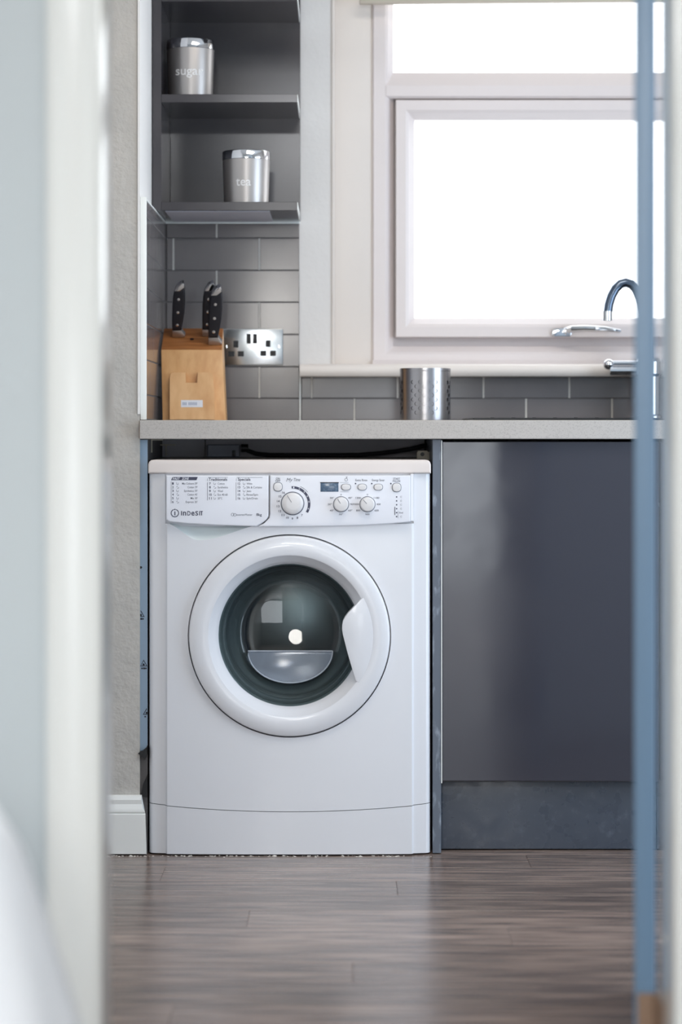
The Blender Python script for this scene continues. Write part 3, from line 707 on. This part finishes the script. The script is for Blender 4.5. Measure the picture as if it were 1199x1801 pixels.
# maker's mark: ring with an i, and the word
def arc(mb_, cx, cy, r0, r1, a0, a1, n=20, y_=None):
    for k in range(n):
        a, c = R(a0 + (a1 - a0) * k / n), R(a0 + (a1 - a0) * (k + 1) / n)
        Q(mb_, [(cx + r0 * math.cos(a), cy - r0 * math.sin(a)), (cx + r1 * math.cos(a), cy - r1 * math.sin(a)), (cx + r1 * math.cos(c), cy - r1 * math.sin(c)), (cx + r0 * math.cos(c), cy - r0 * math.sin(c))], y_)
arc(bk, 308.4, 902, 5.8, 7.2, 108, 432, 40)
Q(bk, [(307.5, 905.8), (309.3, 905.8), (309.3, 899), (307.5, 899)]); arc(bk, 308.4, 895.6, 0, 1.2, 0, 360, 12)
for s_, a, c in (('I', 319.2, 320.8), ('n', 322.6, 328.2), ('D', 330.2, 335.8), ('e', 337.2, 342.8), ('S', 344.2, 349.2), ('I', 351, 352.4), ('T', 353, 357.2)):
    if s_ in 'IT' :
        if s_ == 'I': Q(bk, [(a, 906), (c, 906), (c, 898.4), (a, 898.4)])
        else: Q(bk, [(a + .1, 899.9), (c, 899.9), (c, 898.4), (a + .1, 898.4)]); Q(bk, [(354.4, 906), (355.9, 906), (355.9, 899.8), (354.4, 899.8)])
    else: put_text(bk, s_, mX(a), mX(c), mZ(906), {'n': 9.7, 'e': 9.7}.get(s_, 7.6) / (FPX / DIST), put, 0.018)
arc(gr, 409.6, 904.5, 2.2, 2.8, 0, 360, 16); arc(gr, 413.4, 905, 2.2, 2.8, 0, 360, 16)
T(gr, 'inverterMotor', 415.5, 444, 906.6, 3.9, 0.0); T(bk, '8kg', 451.2, 460.6, 906.8, 4.6, 0.01)
tag(bk.build('dark_lettering', m_inknavy, drw, smooth=False), kind='stuff'); tag(gr.build('grey_lettering', m_inkgrey, drw, smooth=False), kind='stuff'); tag(wt_.build('white_lettering', m_label, drw, smooth=False), kind='stuff')

# control panel: knobs, buttons, display, print
def knob(px, py, r_px, depth, ang):
    r = r_px * DIST / FPX
    k = MB()
    k.lathe([(0, -depth - 0.001), (r * 0.5, -depth - 0.0008), (r * 0.86, -depth), (r * 0.95, -depth + 0.0018), (r, -depth + 0.005), (r * 1.03, 0)], (mX(px), FYF, mZ(py)), 'Y', 48)
    o = k.build('knob', m_knob, fas, angle=40)
    p = MB(); a = R(ang); ca, sa = math.cos(a), math.sin(a)
    q_ = [(r * 0.15, -0.0005), (r * 0.92, -0.0005), (r * 0.92, 0.0005), (r * 0.15, 0.0005)]
    p.raw([(mX(px) + u * ca - v * sa, FYF - depth - 0.0013, mZ(py) + u * sa + v * ca) for u, v in q_], [(0, 1, 2, 3)])
    p.build('knob_pointer', m_inkgrey, fas, smooth=False)
    s_ = MB(); s_.lathe([(r * 1.03, -0.0002), (r * 1.09, -0.0006), (r * 1.12, 0)], (mX(px), FYF, mZ(py)), 'Y', 48); s_.build('knob_collar', m_inkgrey, fas)
knob(514.6, 885, 18.6, 0.016, 122); knob(599.6, 886.5, 12.6, 0.013, 122); knob(645.8, 886.5, 12.6, 0.013, 132)
def button(px, py, w_, h_, d=0.003, nm='button'):
    k = MB(); n = 32
    def el(s, yy): return [(mX(px + math.copysign(abs(math.cos(2 * math.pi * i / n)) ** 0.8, math.cos(2 * math.pi * i / n)) * w_ / 2 * s), yy, mZ(py + math.copysign(abs(math.sin(2 * math.pi * i / n)) ** 0.8, math.sin(2 * math.pi * i / n)) * h_ / 2 * s)) for i in range(n)]
    L_ = [el(1.0, FYF), el(1.0, FYF - d * 0.6), el(0.9, FYF - d), el(0.5, FYF - d * 1.1)]
    vs = sum(L_, []); fs = [(a * n + i, a * n + (i + 1) % n, (a + 1) * n + (i + 1) % n, (a + 1) * n + i) for a in range(3) for i in range(n)] + [tuple(range(3 * n, 4 * n))]
    k.raw(vs, fs); bmesh.ops.recalc_face_normals(k.bm, faces=list(k.bm.faces)); k.build(nm, m_knob, fas, angle=40)
    s_ = MB(); o_, i_ = [(x, FYF - 0.0003, z) for x, _, z in el(1.0, 0)], [(x, FYF - 0.0003, z) for x, _, z in el(1.14, 0)]
    s_.raw(o_ + i_, [(i, (i + 1) % n, n + (i + 1) % n, n + i) for i in range(n)]); s_.build('button_gap', m_inkgrey, fas, smooth=False)
button(489, 856, 14.5, 14.5); button(608.2, 856.4, 15.5, 10.5); button(636.6, 856.4, 14.5, 10.5); button(664.8, 856.4, 14.5, 10.5); button(697, 857, 14.5, 14.5)
d_ = MB(); d_.box(mX(563.6), mX(595), FYF - 0.0006, FYF, mZ(864.4), mZ(848.4), 0.0004); dsp = d_.build('display', m_lcd, fas); tag(dsp, 'small dark blue-grey display window')
d_ = MB(); d_.box(mX(563), mX(595.6), FYF - 0.0010, FYF, mZ(849.2), mZ(847.8)); d_.build('display_edge', m_ink, fas, smooth=False)
bk, gr, wt_ = MB(), MB(), MB()
T(gr, 'ON', 485.5, 492.5, 843.2, 3.6, 0.012); T(gr, 'OFF', 484.6, 493.2, 847.3, 3.6, 0.012)
# script lettering
T(gr, 'My', 503.5, 515, 846.5, 6.2, 0.0, 0.35); T(gr, 'Time', 516.8, 528, 846, 5.6, 0.004, 0.25)
arc(bk, 514.6, 886, 27.0, 31.2, -30, 93, 40)
for a, s_ in ((86, '1'), (66, '2'), (46, '3'), (28, '4'), (8, '5'), (-16, '6')):
    cx, cy = 514.6 + 29.1 * math.cos(R(a)), 886 - 29.1 * math.sin(R(a))
    put_text(wt_, s_, mX(cx - 1.1), mX(cx + 1.1), mZ(cy + 1.5), 3.0 / (FPX / DIST), lambda x, z: (x, yT - 0.0003, z), 0.01)
arc(gr, 514.6, 886, 33.2, 33.9, 38, 66, 12)
for i, s_ in enumerate(('7', '8', '9', '10', '11', '12', '13', '14', '15', '16')):
    a = -50 - i * 20.2
    rr = 25.6
    cx, cy = 514.6 + rr * math.cos(R(a)), 886 - rr * math.sin(R(a))
    hw = 1.3 if len(s_) == 1 else 2.3
    T(bk, s_, cx - hw, cx + hw, cy + 1.9, 3.8, 0.008)
for cx, vals in ((599.6, ('20\u00b0', '30\u00b0', '40\u00b0', '', '60\u00b0', '90\u00b0', '40\u00b0', '30\u00b0')), (645.8, ('1200', '1000', '800', '', '600', '400', '1100', '900'))):
    for a, s_ in zip((145, 180, 214, 270, 326, 0, 35, 270), vals):
        if not s_: continue
        rr = 19.5
        x, y_ = cx + rr * math.cos(R(a)), 886.5 - (17.6 if a == 270 else rr) * math.sin(R(a)) * 1.0
        T(gr, s_, x - len(s_) * 1.05 - 0.5, x + len(s_) * 1.05 + 0.5, y_ + 1.4, 3.0, 0.01)
    arc(gr, cx, 869.6, 0.8, 1.3, 0, 360, 10)
T(gr, 'Extra Rinse', 625, 645.5, 846, 3.9, 0.004); T(gr, 'Energy Saver', 653.8, 676, 846, 3.9, 0.004)
T(gr, 'START', 691, 703, 843.4, 3.4, 0.01); T(gr, 'PAUSE', 690.4, 703.6, 847.6, 3.4, 0.01)
arc(gr, 608.6, 843.4, 2.2, 2.8, 0, 360, 16); ln(gr, 609.4, 838.4, 609.4, 841, 0.7); ln(gr, 607.8, 838.6, 611.2, 838.6, 0.6)
for a, c in ((625, 850.2), (653.4, 850.2), (686.9, 850.2)): arc(bk, a, c, 0, 1.3, 0, 360, 12)
for i in range(6):
    arc(bk, 697, 873.6 + i * 6.9, 0, 1.25, 0, 360, 12)
    if i != 4: arc(gr, 705, 873.6 + i * 6.9, 1.2, 1.6, 30, 330, 10)
T(gr, 'End', 701.5, 708, 872.6 + 4 * 6.9 + 2.4, 3.0, 0.006)
ln(gr, 693.4, 891, 694.4, 905, 0.5); ln(gr, 700, 898, 699, 911, 0.5)
ln(gr, 598, 848.4, 613, 848.4, 0.4); ln(gr, 598, 864.6, 613, 864.6, 0.4)
tag(bk.build('dark_lettering', m_inknavy, fas, smooth=False), kind='stuff'); tag(gr.build('grey_lettering', m_inkgrey, fas, smooth=False), kind='stuff'); tag(wt_.build('white_lettering', m_label, fas, smooth=False), kind='stuff')

# porthole door
b = MB(); ro = 0.2112
b.lathe([(0.150, 0.016), (ro - 0.004, 0.016), (ro, 0.010), (ro, -0.008), (ro - 0.0015, -0.0125), (ro - 0.006, -0.0150), (0.190, -0.0175), (0.1725, -0.0175), (0.1700, -0.0165), (0.158, 0.000), (0.1512, 0.008), (0.1500, 0.016)], (CX, 0, CZ), 'Y', 128)
dor = b.build('door', m_white, wm, angle=32)
hpts = [(633.5, 1053.5), (628, 1059.5), (620, 1068), (612, 1076.5), (606.5, 1084), (603, 1091), (601.5, 1098), (601.3, 1106), (602.5, 1114), (605, 1124), (609, 1140), (614, 1158), (619.5, 1177), (625.3, 1195.5)]
arcp = []
a0_, a1_ = math.atan2(-(1195.5 - 1118), 625.3 - 509), math.atan2(-(1053.5 - 1118), 633.5 - 509)
for k in range(15):
    a = a0_ + (a1_ - a0_) * k / 14
    arcp.append((509 + 146.5 * math.cos(a), 1118 - 146.5 * math.sin(a)))
b = MB(); b.prism([(mX(a), mZ(c)) for a, c in hpts + arcp[0:15]], -0.0182, 0.012, 0.0012, 2)
b.build('handle', m_white, dor, angle=25)
# glass bowl
go = [(0.1525, 0.012), (0.1490, 0.014), (0.1455, 0.021), (0.1464, 0.0225), (0.1395, 0.036), (0.1345, 0.052), (0.1353, 0.0535), (0.1305, 0.066), (0.1285, 0.072), (0.1225, 0.080), (0.1195, 0.086), (0.1165, 0.088), (0.1145, 0.093), (0.1105, 0.098), (0.104, 0.1015), (0.093, 0.1040), (0.08, 0.1056), (0.065, 0.1072), (0.05, 0.10845), (0.035, 0.1094), (0.02, 0.1100), (0.008, 0.11026), (0, 0.1103)]
gi = [(r + (0.0 if r < 0.11 else 0.0042), h + 0.0045 if r < 0.13 else h + 0.0015) for r, h in go]
prof = go
b = MB(); b.lathe(prof, (CX, 0, CZ), 'Y', 96)
for v in b.bm.verts:                                           # the bottom of the bowl leans back towards its top
    r_ = math.hypot(v.co.x - CX, v.co.z - CZ); k = min(1, max(0, (v.co.y - 0.07) / 0.03))
    v.co.y += k * (0.105 * (v.co.z - CZ) - 0.004 * (v.co.x - CX))
bmesh.ops.reverse_faces(b.bm, faces=list(b.bm.faces))
gb = b.build('glass_bowl', m_bowl, dor, angle=60); gb.data.materials.append(m_bowlw)
for p in gb.data.polygons:
    c_ = p.center
    p.material_index = 1 if math.hypot(c_.x + mm - CX, c_.z - CZ) > 0.1045 else 0
# half-moon deflector moulded in the glass
zc_ = mZ(1151); hw = 0.0905
hm = [(CX + hw * math.cos(a) * 1.0, zc_ - 0.067 * math.sin(a)) for a in [math.pi * k / 24 for k in range(25)]]
b = MB(); b.prism(hm, 0.078, 0.090, 0.003, 2)
for v in b.bm.verts: v.co.y += (zc_ - v.co.z) * -0.15
b.build('deflector', m_defl, dor, angle=50)
b = MB(); glint_pts = [(hm[k][0], 0.0775 + (zc_ - hm[k][1]) * -0.15, hm[k][1]) for k in range(len(hm))]
b.tube(glint_pts + [glint_pts[0]], 0.0016, 8, False); b.build('deflector_glint', mat('glint_pale', (206, 216, 230), 0.12, trans=0.3), dor)  # pale tube put in for the bright glint round the deflector
# gasket and drum
b = MB(); b.lathe([(0.206, 0.0185), (0.166, 0.019), (0.158, 0.026), (0.152, 0.05), (0.156, 0.056), (0.150, 0.062), (0.146, 0.085), (0.150, 0.092), (0.143, 0.10), (0.140, 0.128), (0.160, 0.134), (0.20, 0.134)], (CX, 0, CZ), 'Y', 96); b.build('gasket', m_gasket, wm, angle=50)
b = MB(); b.lathe([(0.145, 0.128), (0.150, 0.134), (0.205, 0.136), (0.225, 0.146), (0.228, 0.16), (0.228, 0.42), (0.21, 0.435), (0.12, 0.425), (0.06, 0.415), (0, 0.412)], (CX, 0, CZ), 'Y', 96)
b.build('drum', m_drum, wm, angle=40)
for k in range(3):
    a = R(90 + 120 * k + 180)
    b = MB(); pd = [(-0.03, 0.226), (-0.022, 0.20), (-0.008, 0.182), (0.008, 0.182), (0.022, 0.20), (0.03, 0.226)]
    b.prism([(CX + u * -math.sin(a) + v * math.cos(a), CZ + u * math.cos(a) + v * math.sin(a)) for u, v in pd], 0.17, 0.40, 0.006, 2); b.build('drum_paddle', m_drum, wm, angle=40)

# crumbs swept along the foot of the machine
b = MB()
for i in range(130):
    x = random.uniform(-0.50, 0.19); y_ = random.gauss(-0.008, 0.006); r = random.uniform(0.0008, 0.0027) * (1.2 if random.random() < .12 else .75)
    if y_ > -0.002: y_ = -0.006
    if -0.43 < x < -0.40: y_ -= 0.004
    s_ = [(x + r * random.uniform(1.2, 2.4) * math.cos(a), y_ + r * math.sin(a), 0.0001 + (0.0003)) for a in (0, 1.3, 2.5, 3.8, 5.1)]
    b.raw(s_ + [(x, y_, r * 1.1)], [(k, (k + 1) % 5, 5) for k in range(5)])
tag(b.build('crumbs', m_crumb, None, smooth=False), 'pale crumbs and dust lying along the foot of the machine', 'crumbs', kind='stuff')

# ------------------------------------------------------------------ shelf unit and canisters
HY = 0.33
sh = thing('shelf_unit', 'dark grey gloss open shelf unit in the corner beside the window', 'shelf', (-0.26, 0.48, fz(370, HY)))
sl0, sl1, sr = fx(268, HY), fx(283.5, HY), fx(522.5, HY)
zbm = fz(370, HY)
MB().box(sl0, sl1, HY, YB - 0.013, zbm, 2.12, 0.0006, 1).build('side_board', m_lam, sh)
MB().box(sl1 + 0.0002, fx(528, YB - 0.013), YB - 0.013, YB - 0.0006, zbm + 0.0005, 2.12, 0.0006, 1).build('back_board', m_lam, sh)
shelf_tops = []
for p0, p1 in ((355, 370), (165.5, 180), (-13, 2.5)):
    za, zb_ = fz(p1, HY), fz(p0, HY)
    MB().box(sl1 + 0.0002, sr, HY + 0.001, YB - 0.0132, za, zb_, 0.0006, 1).build('shelf', m_lam, sh); shelf_tops.append(zb_)
    MB().box(sr + 0.0001, sr + 0.0011, HY + 0.001, YB - 0.014, za + 0.001, zb_ - 0.001).build('edge_band', m_trimw, sh, smooth=False)
MB().box(sl1 + 0.0002, sr, HY + 0.001, YB - 0.0132, 2.10, 2.118).build('top_board', m_lam, sh, smooth=False)

MB().box(fx(291, 0.35), fx(474, 0.35), 0.343, 0.612, zbm - 0.0016, zbm - 0.0002).build('underside_sheen', mat('underside_pale', (196, 196, 206), 0.4), sh, smooth=False)  # pale sheet standing in for light reflected in the shelf's underside
tag(sh.children[-1], 'pale sheet for the bright reflection under the lowest shelf')
def canister(name, label, px, pw_top, word, w0, w1, base_py, cap_px, zb_, h, ypos):
    r1 = pw_top / 2 * (DIST + ypos) / FPX; cx = fx(px, ypos)
    c = thing(name, label, 'canister', (cx, ypos, zb_ + 0.0003), 'kitchen canisters on the shelves')
    r0 = r1 * 0.93
    H = h; hl = H * 0.165
    b = MB(); b.lathe([(0, 0), (r0 - 0.001, 0), (r0, 0.001), (r0 + (r1 - r0) * 0.86, H - hl - 0.001), (r0 + (r1 - r0) * 0.84, H - hl), (0, H - hl)], (cx, ypos, zb_ + 0.0003), 'Z', 64); b.build('body', m_can, c, angle=40)
    b = MB(); b.lathe([(r1 * 0.985, H - hl), (r1, H - hl + 0.0008), (r1, H - 0.002), (r1 - 0.0015, H), (0, H)], (cx, ypos, zb_ + 0.0003), 'Z', 64); tag(b.build('lid', m_chrome, c, angle=40), 'polished steel lid')
    t_ = MB()
    def wrap(x, z):
        f = (z - zb_) / (H - hl); rr = r0 + (r1 - r0) * 0.86 * f + 0.0004
        u = max(-0.98, min(0.98, (x - cx) / rr)); return (x, ypos - rr * math.sqrt(1 - u * u), z)
    yy = ypos - r1
    put_text(t_, word, fx(w0, yy), fx(w1, yy), fz(base_py, yy), cap_px * (DIST + yy) / FPX, wrap, 0.012)
    t_.build('lettering', m_text, c, smooth=False)
canister('canister', 'steel sugar canister on the middle shelf', 335, 84, 'sugar', 308, 357, 131, 15.5, shelf_tops[1], fz(72.5, 0.42) - shelf_tops[1], 0.42)
canister('canister', 'steel tea canister on the lowest shelf', 433, 84, 'tea', 414.5, 441, 326, 15.5, shelf_tops[0], fz(267.5, 0.42) - shelf_tops[0], 0.42)

# ------------------------------------------------------------------ socket on the tiles
KY_ = YB - 0.0107
so = thing('wall_socket', 'chrome double wall socket with black inserts beside the knife block', 'socket', (fx(443, KY_), KY_, fz(642, KY_)))
kx0, kx1, kz0, kz1 = fx(389, KY_), fx(497.5, KY_), fz(642, KY_), fz(578.5, KY_)
MB().box(kx0, kx1, KY_ - 0.007, KY_, kz0, kz1, 0.0022, 2).build('plate', m_satchrome, so)
def dark(px, py, w_, h_, nm):
    b = MB(); b.box(fx(px - w_ / 2, KY_), fx(px + w_ / 2, KY_), KY_ - 0.0082, KY_ - 0.0066, fz(py + h_ / 2, KY_), fz(py - h_ / 2, KY_), 0.0007, 1); b.build(nm, m_black, so)
for a, c in ((437.5, 596), (448.5, 596)): dark(a, c, 7.5, 17.5, 'rocker_switch')
for a, c, w_, h_ in ((415, 605.5, 8.5, 12), (407, 622.5, 10.5, 9.5), (423.5, 622.5, 10.5, 9.5), (471.5, 604.5, 8.5, 12), (463, 621.5, 10.5, 9.5), (480, 621.5, 10.5, 9.5)): dark(a, c, w_, h_, 'pin_hole')
for a in (397.5, 490):
    b = MB(); b.lathe([(0.0036, 0), (0.0034, -0.001), (0, -0.0013)], (fx(a, KY_), KY_ - 0.007, fz(610, KY_)), 'Y', 16); b.build('screw', m_chrome, so)

# ------------------------------------------------------------------ knife block and knives
kb = thing('knife_block', 'pale wooden knife block standing on the worktop in the corner', 'knife block', (fx(341, 0.40), 0.42, WZ1))
yb0, yt0, yt1, yb1 = 0.355, 0.415, 0.515, 0.455
zt0_, zt1_ = fz(615, yt0), fz(577.5, yt1)
bl0, bl1 = fx(285.8, yb0), fx(397, yb0); tl0, tl1 = fx(283.2, yt0), fx(390.5, yt0); tk0, tk1 = fx(288.5, yt1), fx(392.5, yt1)
zz = WZ1 + 0.0004
t = bmesh.new()
V = [t.verts.new(v) for v in ((bl0, yb0, zz), (bl1, yb0, zz), (bl1 - 0.001, yb1, zz), (bl0 + 0.001, yb1, zz), (tl0, yt0, zt0_), (tl1, yt0, zt0_), (tk1, yt1, zt1_), (tk0, yt1, zt1_))]
for f in ((0, 1, 5, 4), (1, 2, 6, 5), (2, 3, 7, 6), (3, 0, 4, 7), (4, 5, 6, 7), (3, 2, 1, 0)): t.faces.new([V[i] for i in f])
bmesh.ops.recalc_face_normals(t, faces=list(t.faces)); bmesh.ops.bevel(t, geom=list(t.edges), offset=0.0018, segments=2, affect='EDGES', profile=0.6)
b = MB(); b.merge(t); o = b.build('block_body', m_wood, kb)
o.data.materials.append(m_woodtop)
for p in o.data.polygons:
    if p.normal.z > 0.6: p.material_index = 1
# front pocket board, leaning with the block, with a notch at its top
def front_pt(px, py, out):
    f = (737 - py) / (737 - 615.0); y_ = yb0 + (yt0 - yb0) * f - out
    return fx(px, y_), y_, fz(py, y_)
pk = [(298.5, 738), (298.5, 664), (300, 658), (305, 655.2), (326, 655), (326.8, 673.3), (346.6, 673.3), (347.6, 655.2), (366, 654.6), (372, 656.5), (374.5, 662), (376.5, 690), (377, 738)]
b = MB(); b.prism([(a, -c) for a, c in pk], 0, 1, 0)
for v in b.bm.verts:
    out = 0.022 if v.co.y < 0.5 else 0.0005
    v.co = Vector(front_pt(v.co.x, -v.co.z, out))
    v.co.z = max(v.co.z, zz)
fr_e = [e for e in b.bm.edges if e.is_manifold and len(e.link_faces) == 2 and any(len(f.verts) > 4 and f.calc_center_median().y < yb0 + 0.01 for f in e.link_faces) and all(v.co.y < yb0 + 0.038 - 0.012 for v in e.verts)]
bmesh.ops.recalc_face_normals(b.bm, faces=list(b.bm.faces))
pock = b.build('scissor_pocket', m_woodl, kb, smooth=False)
b = MB(); q_ = [front_pt(a, c, 0.0226) for a, c in ((318.2, 716.2), (356.4, 716.2), (356.4, 703.6), (318.2, 703.6))]; b.raw(q_, [(0, 1, 2, 3)]); lab = b.build('paper_label', m_label, pock, smooth=False); tag(lab, 'small white label')
b = MB()
for i, a in enumerate([321, 323.6, 326.2, 331.4, 334, 336.6, 339.2, 341.8, 344.4]):
    b.raw([front_pt(a, 712.6, 0.0229), front_pt(a + 1.7, 712.6, 0.0229), front_pt(a + 1.7, 707.4, 0.0229), front_pt(a, 707.4, 0.0229)], [(0, 1, 2, 3)])
b.build('label_print', mat('faded_blue_print', (160, 170, 192), 0.6), pock, smooth=False)
def top_pt(px, py):
    f = (615 - py) / (615 - 577.5); y_ = yt0 + (yt1 - yt0) * f
    return Vector((fx(px, y_), y_, zt0_ + (zt1_ - zt0_) * f))
tilt = math.atan2(zt1_ - zt0_, yt1 - yt0)
nrm = Vector((0, -math.sin(tilt), math.cos(tilt)))
b = MB(); c = top_pt(337.5, 597) + nrm * 0.0006
b.raw([tuple(c + Vector((0.0048 * math.cos(a), 0.006 * math.sin(a) * math.cos(tilt), 0.006 * math.sin(a) * math.sin(tilt)))) for a in [k * math.pi / 6 for k in range(12)]], [tuple(range(12))])
b.build('steel_slot', m_black, kb, smooth=False)

def make_knife(label):
    k = thing('kitchen_knife', label, 'knife', (0, 0, 0), 'knives in the wooden block')
    s = 0.00131; sz = 0.00131 / math.cos(tilt) / (1 + 0.02)
    def loc(pts_): return [((a - 312) * s, (592 - c) * sz) for a, c in pts_]
    hnd = [(303.6, 579), (304, 560), (305.4, 535), (307.2, 520), (309.6, 511.5), (319, 511.5), (327.2, 505.5), (328, 515), (327.6, 532), (326, 549), (323.4, 563), (320.6, 574), (319.4, 579)]
    MB().prism(loc(hnd), -0.0095, 0.0095, 0.004, 3).build('handle', m_handle, k, angle=50)
    cap_ = [(309.8, 511.3), (311.5, 506.5), (315.5, 501.5), (321, 498.2), (325.4, 497.6), (327.2, 500), (327.2, 505.2), (319, 511.3)]
    MB().prism(loc(cap_), -0.0093, 0.0093, 0.003, 2).build('end_cap', m_chrome, k, angle=50)
    bo = [(303.4, 592), (303.4, 579.3), (319.6, 579.3), (322, 583.5), (326, 588), (325, 591), (320, 592.2)]
    MB().prism(loc(bo), -0.0085, 0.0085, 0.003, 2).build('bolster', m_steel, k, angle=50)
    for a, c in ((316.6, 525), (314.6, 547.6), (312.8, 569.6)):
        b_ = MB(); (x, z), = loc([(a, c)]); b_.lathe([(0.0034, 0), (0.0034, -0.0006), (0.0015, -0.0010), (0, -0.0010)], (x, -0.0093, z), 'Y', 14); b_.build('rivet', m_chrome, k)
    MB().box(-0.010, 0.008, -0.0010, 0.0010, -0.11, 0.0005).build('blade', m_steel, k, smooth=False)
    return k
k1 = make_knife('black-handled knife standing alone at the left of the wooden block')
k2 = copy_tree(k1); k3 = copy_tree(k1)
k2['label'] = 'black-handled knife half hidden behind another at the right of the wooden block'
k3['label'] = 'front black-handled knife of the pair at the right of the wooden block'
for k, (a, c), sc in ((k1, (312, 592), 1.0), (k2, (364.5, 590.5), 0.985), (k3, (376, 605), 1.06)):
    k.location = top_pt(a, c) + nrm * 0.0008; k.rotation_euler = (tilt, 0, 0); k.scale = (sc, sc, sc)

# ------------------------------------------------------------------ perforated utensil holder
UY = 0.30
ux, ur = fx(747.5, UY), 44.6 * (DIST + UY) / FPX
uh = fz(648.5, UY) - WZ1
ut = thing('utensil_holder', 'perforated stainless steel utensil pot standing under the window', 'utensil pot', (ux, UY, WZ1 + 0.0004))
b = MB(); NC, NR = 40, 11
zs = [WZ1 + 0.0004 + 0.003 + (uh - 0.010) * k / NR for k in range(NR + 1)]
def cyl(a, z, r): return (ux + r * math.cos(a), UY + r * math.sin(a), z)
gp = {}
def gv(i, j):
    if (i % NC, j) not in gp: gp[(i % NC, j)] = b.bm.verts.new(cyl(2 * math.pi * i / NC, zs[j], ur))
    return gp[(i % NC, j)]
for i in range(NC):
    for j in range(NR):
        A, B_, C_, D_ = gv(i, j), gv(i + 1, j), gv(i + 1, j + 1), gv(i, j + 1)
        colk = i % 10
        hole = 0 < j < 9 and colk not in (3, 4, 5) and ((j + i) % 2 == 0)
        if not hole: b.bm.faces.new((A, B_, C_, D_)); continue
        am, zm = 2 * math.pi * (i + .5) / NC, (zs[j] + zs[j + 1]) / 2
        hv = [b.bm.verts.new(cyl(am + 0.0042 / ur * math.cos(t_), zm + 0.0042 * math.sin(t_), ur)) for t_ in [R(225 + 45 * q) for q in range(8)]]
        cs = [A, B_, C_, D_]
        for q in range(4):
            b.bm.faces.new((cs[q], hv[(2 * q + 1) % 8], hv[2 * q])); b.bm.faces.new((cs[q], cs[(q + 1) % 4], hv[(2 * q + 2) % 8], hv[2 * q + 1]))
b.build('wall', m_steelh, ut, angle=60)
b = MB(); z0 = WZ1 + 0.0004
b.lathe([(ur, 0.0032), (ur, 0.001), (ur - 0.001, 0), (0, 0), (0, 0.001), (ur - 0.0015, 0.0015), (ur - 0.0015, 0.004)], (ux, UY, z0), 'Z', 60)
b.build('base', m_steelh, ut, angle=40)
b = MB(); zt_ = zs[-1] - z0
b.lathe([(ur, zt_), (ur + 0.0004, zt_ + 0.004), (ur, zt_ + 0.007), (ur - 0.0012, zt_ + 0.007), (ur - 0.0014, zt_), (ur - 0.0014, 0.003)], (ux, UY, z0), 'Z', 60); b.build('rim', m_steelh, ut, angle=40)

# ------------------------------------------------------------------ white cloth in the near left corner, hung over a stool
YC = -2.62
cv = thing('stool_cover', 'white cloth draped over a low stool in the near left corner', 'cover', (-0.47, YC, 0))
def dd(py): return fz(py, YC)
t = MB(); prof = [(0.318, 0.004), (0.297, 0.1), (0.266, 0.22), (0.240, 0.307), (0.212, 0.40), (0.186, 0.47), (0.155, 0.515), (0.10, 0.54), (0.0, 0.548)]
t.lathe(prof, (-0.505, YC, 0), 'Z', 72)
for v in t.bm.verts:
    a = math.atan2(v.co.y - YC, v.co.x + 0.505); k = max(0, (0.5 - v.co.z) / 0.5)
    rr = 0.95 + 0.035 * k * math.sin(7 * a) + 0.015 * k * math.sin(13 * a + 1)
    v.co.x = -0.505 + (v.co.x + 0.505) * rr; v.co.y = YC + (v.co.y - YC) * rr
t.build('cloth', m_cloth, cv, angle=80)
t = MB(); t.lathe([(0, 0.49), (0.13, 0.49), (0.135, 0.50), (0.13, 0.53), (0, 0.53)], (-0.505, YC, 0), 'Z', 32); t.build('seat', m_wood, cv)
for k in range(4):
    a = R(45 + 90 * k); t = MB(); t.tube([(-0.505 + 0.10 * math.cos(a), YC + 0.10 * math.sin(a), 0.49), (-0.505 + 0.16 * math.cos(a), YC + 0.16 * math.sin(a), 0.001)], 0.014, 10); t.build('leg', m_wood, cv)

bpy.data.objects.remove(_to, do_unlink=True)
